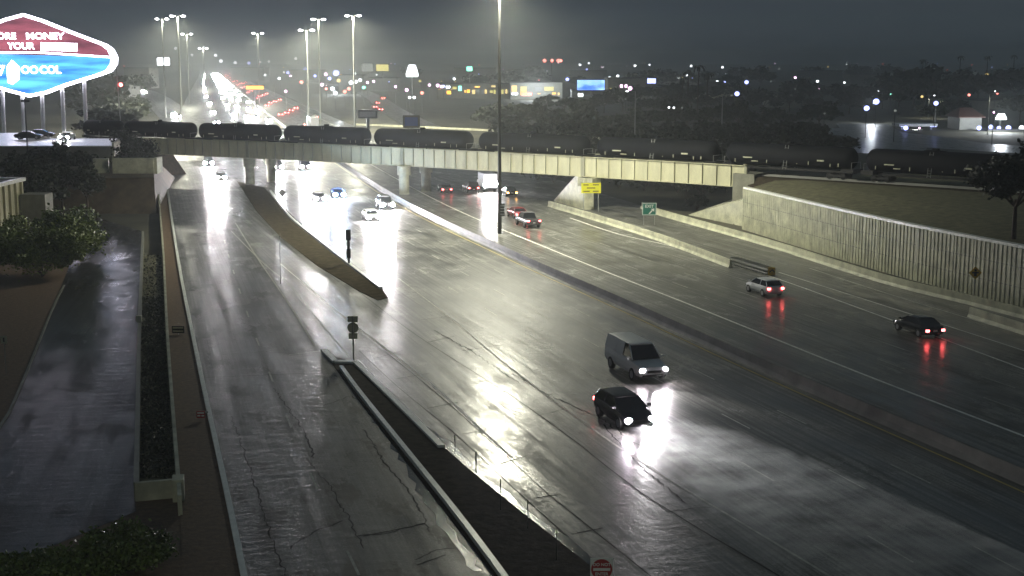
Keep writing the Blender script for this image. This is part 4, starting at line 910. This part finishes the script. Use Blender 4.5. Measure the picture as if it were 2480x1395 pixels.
building(1472, 1566, 190, 760, 'dark boxy building between blue screen and white lamps', wins=[(1474, 1481, 213, 232, 'lit_yellow'), (1502, 1508, 205, 212, 'lit_pink'), (1513, 1519, 205, 212, 'lit_pink'), (1510, 1560, 222, 226, 'lit_dim')], depth=25)
building(1694, 1775, 211, 760, 'pale low building beside the dark palms', 'beige', wins=[(1698, 1722, 216, 228, 'lit_dim')], pitched=True)
building(1640, 1760, 192, 1200, 'dim wide building behind the palms', wins=[(1690, 1720, 195, 197, 'lit_dim')], depth=30)
building(1862, 1940, 228, 640, 'dark house with a pale eaves line in the trees', wins=[(1866, 1902, 232, 236, 'lit_dim'), (1915, 1936, 236, 240, 'lit_dim')])
building(2325, 2378, 285, 430, 'small open building with reddish pitched roof and columns', 'concrete_dark', 12, pitched=True, roof='roof_red')
building(2395, 2500, 318, 420, 'shop front with three violet lamps at the right edge', 'concrete', 14, wins=[(2400, 2440, 326, 334, 'lit_dim'), (2450, 2478, 326, 340, 'lit_white')])
building(2010, 2060, 290, 540, 'low dark house by the cross street', 'roof_dark', wins=[])
building(2090, 2150, 305, 480, 'low dark house left of the filling station', 'concrete_dark', wins=[(2100, 2112, 309, 312, 'lit_dim')])
for i, (x0, x1, yt, Y) in enumerate(((300, 360, 165, 1100), (225, 300, 190, 700), (820, 880, 183, 1000), (890, 960, 190, 1000), (700, 780, 170, 1600), (1100, 1200, 165, 1500), (1240, 1300, 168, 1700), (1380, 1470, 172, 1500), (1570, 1640, 175, 1300), (1800, 1880, 176, 1500), (1930, 2040, 172, 1400), (2060, 2150, 180, 1200), (2250, 2330, 205, 900), (2350, 2480, 185, 1100), (560, 640, 164, 1500), (2160, 2240, 225, 750), (2380, 2470, 245, 620))):
    building(x0, x1, yt, Y, ['dim building behind the flag pole', 'dark building right of the lit pylon sign', 'dim building left of the yellow billboard', 'dim building under the yellow billboard', 'faint far building beyond the red tail lights', 'faint far building above the strip mall', 'faint far building above the bright shop', 'faint far building above the blue screen', 'dim building left of the palms', 'dim far building right of the palms', 'dim far building in the right middle distance', 'dim far building above the cross street', 'dark building behind the filling station', 'dark wide building at the right skyline', 'faint building at the far freeway end', 'dark building over the filling station canopy', 'dark building behind the violet lamps'][i], 'concrete_dark', 30)
# filling station canopy
t = thing('filling_station_canopy', 'pale lit filling station canopy on posts across the street', 'canopy', (Wd(2222, 300, 430).x, 430, 0)); h = Wd(2222, 306, 430).z
q = MB(); q.box((0, 3, h + .4), (12, 8, .8)); q.build('roof', 'white_paint', t)
for x in (-4.6, 4.6):
    q = MB(); q.tube((x, 1, 0), (x, 1, h), .18, .18, 8); q.build('post', 'galvanised', t); q = MB(); q.box((x + .4, 0, h - .08), (1.6, 1.2, .12)); q.build('lamp', 'lit_blue', t)
light('SPOT', 'canopy_light', (0, 1, h - .3), 9000, (.85, .93, 1), t, (0, 0, 0), radians(150), .6, 1.)
# pole signs and billboards
def pole_sign(px0, px1, py0, py1, Y, label, m, shape='rect', name='pole_sign', frame='roof_dark', extra=None, legs=1):
    a, b = Wd(px0, py0, Y), Wd(px1, py1, Y); cx = (a.x + b.x) / 2; t = thing(name, label, 'sign', (cx, Y, 0)); w = b.x - a.x
    q = MB(); q.tube((0, .6, 0), (0, .6, b.z + .2), .4, .4, 8); q.build('pole', 'galvanised', t)
    q = MB(); q.box((0, .35, (a.z + b.z) / 2), (w + .8, .5, a.z - b.z + .8)) if shape == 'rect' else q.box((0, .35, (a.z + b.z) / 2), (w * .6, .4, (a.z - b.z) * .8)); q.build('frame', frame, t)
    P = [(-w / 2, b.z), (w / 2, b.z), (w / 2, a.z), (-w / 2, a.z)] if shape == 'rect' else [(-w / 2, b.z), (w / 2, b.z), (w / 2, b.z + (a.z - b.z) * .25), (w * .28, a.z), (-w * .28, a.z), (-w / 2, b.z + (a.z - b.z) * .25)]
    q = MB(); n = len(P); q.add([(x, .0, z) for x, z in P] + [(x, .2, z) for x, z in P], [tuple(range(n)), tuple(range(n, 2 * n))[::-1]] + [(i, (i + 1) % n, n + (i + 1) % n, n + i) for i in range(n)]); q.build('face', m, t)
    if extra: extra(t, a, b, w)
    return t
pole_sign(983, 1013, 157, 186, 850, 'white bell shaped lit pole sign above the strip mall', 'lit_white', 'bell')
pole_sign(911, 941, 156, 172, 1000, 'yellow lit billboard left of the white bell shaped sign', 'lit_yellow')
pole_sign(877, 903, 155, 172, 1000, 'dim grey billboard next to the yellow one', 'lit_dim')
screen('screen_town', (.02, .12, 1.), (.5, .85, 1.), 2.6, .35, (.2, 1, .5))
pole_sign(1398, 1464, 194, 218, 690, 'blue lit screen billboard in the right middle distance', 'screen_town')
pole_sign(596, 638, 208, 216, 620, 'orange lit message board beside the far freeway', 'lit_orange')
pole_sign(1130, 1144, 161, 172, 900, 'small green lit pole sign above the strip mall', 'lit_green')
pole_sign(1568, 1588, 190, 202, 800, 'small bluish lit board right of the boxy building', 'lit_blue')
pole_sign(380, 411, 140, 158, 800, 'bright white lit board left of the leftmost light masts', 'lit_white')
pole_sign(2330, 2358, 213, 222, 700, 'dim white board on a pole above the reddish roof', 'lit_dim')
pole_sign(2412, 2438, 275, 290, 450, 'round white lit sign near the right edge', 'lit_white', 'bell')
pole_sign(870, 910, 270, 283, 330, 'pale rectangular guide sign beside the far ramp', 'sign_white', frame='galvanised')
pole_sign(980, 1012, 284, 305, 290, 'dark blue guide sign on the far ramp just above the train', 'blue_paint')
t = thing('red_lamp_tower', 'tall pole with three red lamps in a row above the shops', 'pole', (Wd(1336, 150, 1200).x, 1200, 0)); z = Wd(1336, 147, 1200).z
q = MB(); q.tube((0, 0, 0), (0, 0, z), .4, .3, 6); q.box((0, 0, z - .9), (15, .4, .4)); q.build('frame', 'galvanised', t)
for px in (1319, 1337, 1352, 1358): q = MB(); q.ball((Wd(px, 147, 1200).x - t.location.x, 0, z), 1.5, 8, 5); q.build('lamp', 'lit_red', t)
# lamps all over the town
LS = [(425, 117, 'lit_white', 3), (300, 160, 'lit_red', 2), (493, 116, 'lit_white', 4), (465, 133, 'lit_white', 3), (522, 134, 'lit_white', 4), (535, 148, 'lit_white', 5), (570, 152, 'lit_white', 4), (603, 153, 'lit_blue', 4), (588, 172, 'lit_white', 3), (630, 150, 'lit_white', 2), (651, 149, 'lit_white', 2), (642, 182, 'lit_white', 3), (676, 190, 'lit_white', 4), (697, 176, 'lit_blue', 4), (704, 184, 'lit_pink', 3), (716, 142, 'lit_white', 3),
 (739, 167, 'lit_blue', 4), (757, 174, 'lit_blue', 4), (763, 184, 'lit_blue', 4), (789, 180, 'lit_pink', 5), (798, 190, 'lit_blue', 5), (814, 177, 'lit_blue', 9), (825, 184, 'lit_warm', 6), (820, 195, 'lit_warm', 6), (780, 205, 'lit_pink', 5), (805, 215, 'lit_white', 6), (812, 225, 'lit_white', 6), (835, 222, 'lit_red', 5), (845, 215, 'lit_red', 5), (730, 199, 'lit_red', 5), (790, 215, 'lit_red', 4), (850, 200, 'lit_white', 6), (862, 198, 'lit_white', 5), (872, 194, 'lit_white', 5), (890, 200, 'lit_pink', 4), (905, 197, 'lit_pink', 4), (881, 212, 'lit_green', 5), (860, 178, 'lit_white', 3),
 (692, 221, 'lit_pink', 4), (957, 192, 'lit_white', 3), (958, 210, 'lit_pink', 4), (992, 236, 'lit_white', 4), (1003, 236, 'lit_white', 4), (985, 218, 'lit_pink', 5), (1022, 225, 'lit_red', 5), (1017, 196, 'lit_yellow', 4), (1040, 206, 'lit_pink', 4), (1100, 191, 'lit_white', 4), (1060, 207, 'lit_pink', 5), (1074, 209, 'lit_blue', 4), (1107, 165, 'lit_red', 2), (1150, 180, 'lit_dim', 3),
 (1374, 192, 'lit_blue', 5), (1405, 157, 'lit_white', 4), (1426, 153, 'lit_white', 3), (1421, 168, 'lit_blue', 3), (1476, 188, 'lit_white', 4), (1496, 184, 'lit_white', 4), (1526, 214, 'lit_pink', 6), (1538, 159, 'lit_white', 4), (1573, 157, 'lit_white', 3), (1622, 184, 'lit_blue', 6), (1644, 188, 'lit_white', 3), (1663, 182, 'lit_white', 3), (1674, 160, 'lit_white', 4), (1677, 189, 'lit_blue', 3), (1750, 163, 'lit_white', 4), (1737, 198, 'lit_white', 4), (1755, 199, 'lit_blue', 3), (1808, 199, 'lit_blue', 6), (1785, 227, 'lit_blue', 7), (1703, 186, 'lit_red', 2),
 (1620, 260, 'lit_white', 3), (1632, 261, 'lit_white', 3), (1652, 261, 'lit_dim', 3), (1515, 240, 'lit_dim', 3), (1887, 166, 'lit_dim', 4), (1926, 188, 'lit_pink', 4), (1867, 197, 'lit_dim', 3), (1980, 197, 'lit_white', 4), (1985, 212, 'lit_pink', 5), (2045, 200, 'lit_white', 3), (2026, 168, 'lit_dim', 3), (2052, 151, 'lit_dim', 3), (2051, 172, 'lit_dim', 2), (2115, 170, 'lit_dim', 3), (2148, 166, 'lit_white', 3), (2127, 222, 'lit_white', 3), (2164, 199, 'lit_white', 3), (2171, 224, 'lit_white', 3),
 (2099, 262, 'lit_blue', 8), (2122, 246, 'lit_blue', 9), (2157, 228, 'lit_green', 2), (2233, 234, 'lit_warm', 4), (2267, 250, 'lit_blue', 7), (2276, 181, 'lit_white', 4), (2298, 180, 'lit_dim', 4), (2283, 170, 'lit_dim', 2), (2390, 181, 'lit_warm', 5), (2361, 178, 'lit_dim', 3), (2421, 181, 'lit_dim', 4), (2416, 204, 'lit_white', 4), (2417, 190, 'lit_pink', 2), (2347, 230, 'lit_red', 4), (2410, 221, 'lit_white', 2), (2193, 324, 'lit_blue', 7), (2191, 342, 'lit_white', 5), (2400, 308, 'lit_blue', 7), (2419, 311, 'lit_blue', 6), (2442, 312, 'lit_blue', 8), (2370, 329, 'lit_blue', 7), (2474, 318, 'lit_white', 8), (2407, 272, 'lit_pink', 3), (2225, 345, 'lit_pink', 3), (1926, 215, 'lit_dim', 3), (1997, 275, 'lit_dim', 3), (2168, 268, 'lit_dim', 4)]
CN = {'lit_white': 'white', 'lit_red': 'red', 'lit_blue': 'bluish', 'lit_pink': 'pinkish', 'lit_warm': 'warm yellow', 'lit_yellow': 'yellow', 'lit_green': 'green', 'lit_dim': 'dim', 'lit_orange': 'orange'}
LM = [(255, 'right of the pylon sign'), (560, 'around the far freeway'), (760, 'left of the twin lamp mast'), (940, 'left of the bell shaped sign'), (1200, 'around the strip mall'), (1480, 'near the blue screen'), (1700, 'near the dark palms'), (1900, 'right of the palms'), (2140, 'above the cross street'), (2300, 'around the filling station'), (2400, 'around the reddish roof'), (2480, 'at the right edge')]
seen = {}
for px, py, m, r in LS:
    Y = 2600 if py < 162 else min(2400, 13 * F / (py - 150 + .1)); Y = min(Y, 2600) if py > 165 else 2400
    if py > 300: Y = 425
    elif py > 230: Y = min(Y, 520)
    p = Wd(px, py, Y); z = max(p.z, .8); t = thing('street_lamp', '', 'lamp', (p.x, Y, 0), 0, 'lamps of the town in the distance')
    where = next((w for x, w in LM if px < x), LM[-1][1]); k_ = (m, where); seen[k_] = seen.get(k_, -1) + 1
    t['label'] = '%s lamp %s, %s of its colour' % (CN[m], where, ('first', 'second', 'third', 'fourth', 'fifth', 'sixth', 'seventh', 'eighth', 'ninth')[min(8, seen[k_])])
    q = MB(); q.tube((0, .2, 0), (0, .2, z), .12, .08, 5); q.build('pole', 'pole_dark', t)
    q = MB(); rr = r * .85 * Y / F; q.ball((0, 0, z), rr, 8, 5, sq=(1, .6, .9)); q.build('lamp', m, t)
for nm, x0, x1, n_ in (('over the far freeway', 540, 960, 22), ('over the shops', 980, 1480, 20), ('over the palms', 1500, 1980, 16), ('at the right skyline', 2000, 2470, 18)):
    for i, px in enumerate(sorted(R.uniform(x0, x1) for _ in range(n_))):
        py = 152 + R.random() ** 1.5 * (55 if px < 1400 else 40); Y = min(2300, 13 * F / (py - 148)) if py > 168 else 2300; p = Wd(px, py, Y)
        m = R.choice(['lit_white', 'lit_dim', 'lit_dim', 'lit_blue', 'lit_warm', 'lit_red', 'lit_pink', 'lit_dim']); t = thing('street_lamp', 'faint tiny lamp %s, %s from the left of its row' % (nm, ORL[i] if i else 'first'), 'lamp', (p.x, Y, 0), 0, 'faint lamps ' + nm)
        q = MB(); q.tube((0, .2, 0), (0, .2, p.z), .1, .08, 5); q.build('pole', 'pole_dark', t); q = MB(); q.ball((0, 0, p.z), R.uniform(1.2, 2.3) * .7 * Y / F, 8, 5, sq=(1, .6, .9)); q.build('lamp', m, t)
for px, py, Y, pw_ in ((2110, 250, 480, 6000), (2420, 305, 415, 20000), (820, 190, 900, 60000), (1300, 205, 760, 50000)):
    p = Wd(px, py, Y); light('POINT', 'town_light', (p.x, Y - 2, max(p.z, 4)), pw_, (.85, .92, 1), None, None, rad=1.)
# trees of the middle distance and the skyline
protos = [tree((0, -500, 0), 8, 5.5, '', 900, .75, group='trees of the middle distance', trunk=.4) for i in range(4)]
n_t = 0
def put_tree(px, Y, sc, label, grp):
    global n_t
    pr_ = protos[n_t % 4]; o = pr_ if n_t < 4 else dup(pr_); n_t += 1
    p = Wd(px, 200, Y); o.location = (p.x, Y, 0); o.scale = (sc * R.uniform(.9, 1.3), sc * R.uniform(.9, 1.2), sc * R.uniform(.8, 1.1)); o.rotation_euler.z = R.uniform(0, 6); o['label'] = label; o['group'] = grp
for Y, x0, x1, st, sc, lb in ((285, 1330, 2010, 42, .8, 'front row beyond the train'), (340, 1250, 2030, 46, .95, 'second row beyond the train'), (420, 1180, 2000, 50, 1.0, 'third row beyond the train'), (560, 1330, 1990, 48, 1.1, 'row in front of the shops'), (690, 1560, 2100, 50, 1.3, 'row behind the shops'), (1000, 1080, 2480, 70, 1.7, 'far skyline row'), (1500, 1000, 2480, 80, 2.2, 'farthest skyline row')):
    x = x0; i = 0
    while x < x1:
        if not (Y > 900 and R.random() < .25): put_tree(x + R.uniform(-12, 12), Y * R.uniform(.96, 1.04), sc * R.uniform(.75, 1.2), 'dark tree, %s from the left in the %s' % (ORL[min(i, 23)], lb), 'trees of the ' + lb)
        x += st * R.uniform(.75, 1.25); i += 1
for i, (px, Y, sc) in enumerate(((2180, 560, 1.9), (2215, 600, 2.4), (2240, 640, 2.5), (2290, 560, 1.7), (2330, 640, 2.3), (2370, 700, 2.0), (2400, 640, 2.2), (2460, 600, 2.4), (2140, 620, 1.6), (2060, 560, 1.3), (2080, 640, 1.5), (2310, 520, 1.2), (2265, 480, .9), (2475, 480, 1.2), (240, 330, 1.3), (265, 380, 1.3), (300, 420, 1.2), (330, 520, 1.2), (250, 600, 2.), (290, 700, 2.), (340, 800, 1.8), (230, 480, 1.6))):
    put_tree(px, Y, sc, 'tall dark tree %s, %s of them counted' % ('around the filling station' if px > 1000 else 'right of the pylon sign pillars', ORD[i if i < 14 else i - 14]), 'tall dark trees')
def palm(px, Y, h, label):
    p = Wd(px, 200, Y); t = thing('palm_tree', label, 'palm', (p.x, Y, 0), 0, 'palms'); q = MB(); q.tube((0, 0, 0), (.3, 0, h), .35, .25, 7); q.build('trunk', 'wood', t)
    q = MB()
    for i in range(16):
        a = i * 2 * pi / 16 + R.uniform(-.1, .1); e = R.uniform(-.3, .9); d = Vector((cos(a), sin(a), 0)); prev = Vector((.3, 0, h)); s_ = Vector((-d.y, d.x, 0))
        for k_ in range(5):
            nx = prev + (d * cos(e) + Vector((0, 0, sin(e)))) * .75; wdt = (.5, .6, .5, .35, .1)[k_]
            q.add([prev - s_ * .4, prev + s_ * .4, nx + s_ * wdt * .8, nx - s_ * wdt * .8], [(0, 1, 2, 3)]); prev = nx; e -= .42
    q.build('crown', 'leaf_dark', t)
for i, (px, Y, h) in enumerate(((1665, 560, 17), (1690, 540, 19), (1712, 560, 16), (1652, 580, 14), (2322, 900, 24), (2388, 900, 24), (2452, 950, 25), (2232, 900, 22))):
    palm(px, Y, h, 'palm standing ' + ['left in the palm clump', 'tallest in the palm clump', 'right in the palm clump', 'low beside the palm clump', 'on the skyline above the reddish roof', 'on the skyline beside the warm lamp', 'on the skyline at the right edge', 'on the skyline above the filling station'][i])
# guard rail behind the train
q = MB(); P = smooth_path(g2([(860, 306), (1000, 312), (1240, 324), (1500, 345), (1800, 362)]), 4.); wallrun(q, P, [(-.1, .35), (-.1, .95), (.1, .95), (.1, .35)]); tag(q.build('guard_rail', 'concrete'), 'pale low wall running just behind the train', 'barrier')

# ------------------------------------------------------------ rain haze
q = MB(); q.box((0, 1800, 24), (5200, 4200, 50)); hz = q.build('haze', 'black')
m = bpy.data.materials.new('rain_haze'); m.use_nodes = True; tt = m.node_tree; tt.nodes.clear(); o_ = tt.nodes.new('ShaderNodeOutputMaterial'); v_ = tt.nodes.new('ShaderNodeVolumePrincipled')
v_.inputs['Color'].default_value = (.9, .95, .93, 1); v_.inputs['Density'].default_value = .00052; v_.inputs['Anisotropy'].default_value = .3; tt.links.new(v_.outputs[0], o_.inputs['Volume'])
hz.data.materials.clear(); hz.data.materials.append(m); tag(hz, kind='stuff')
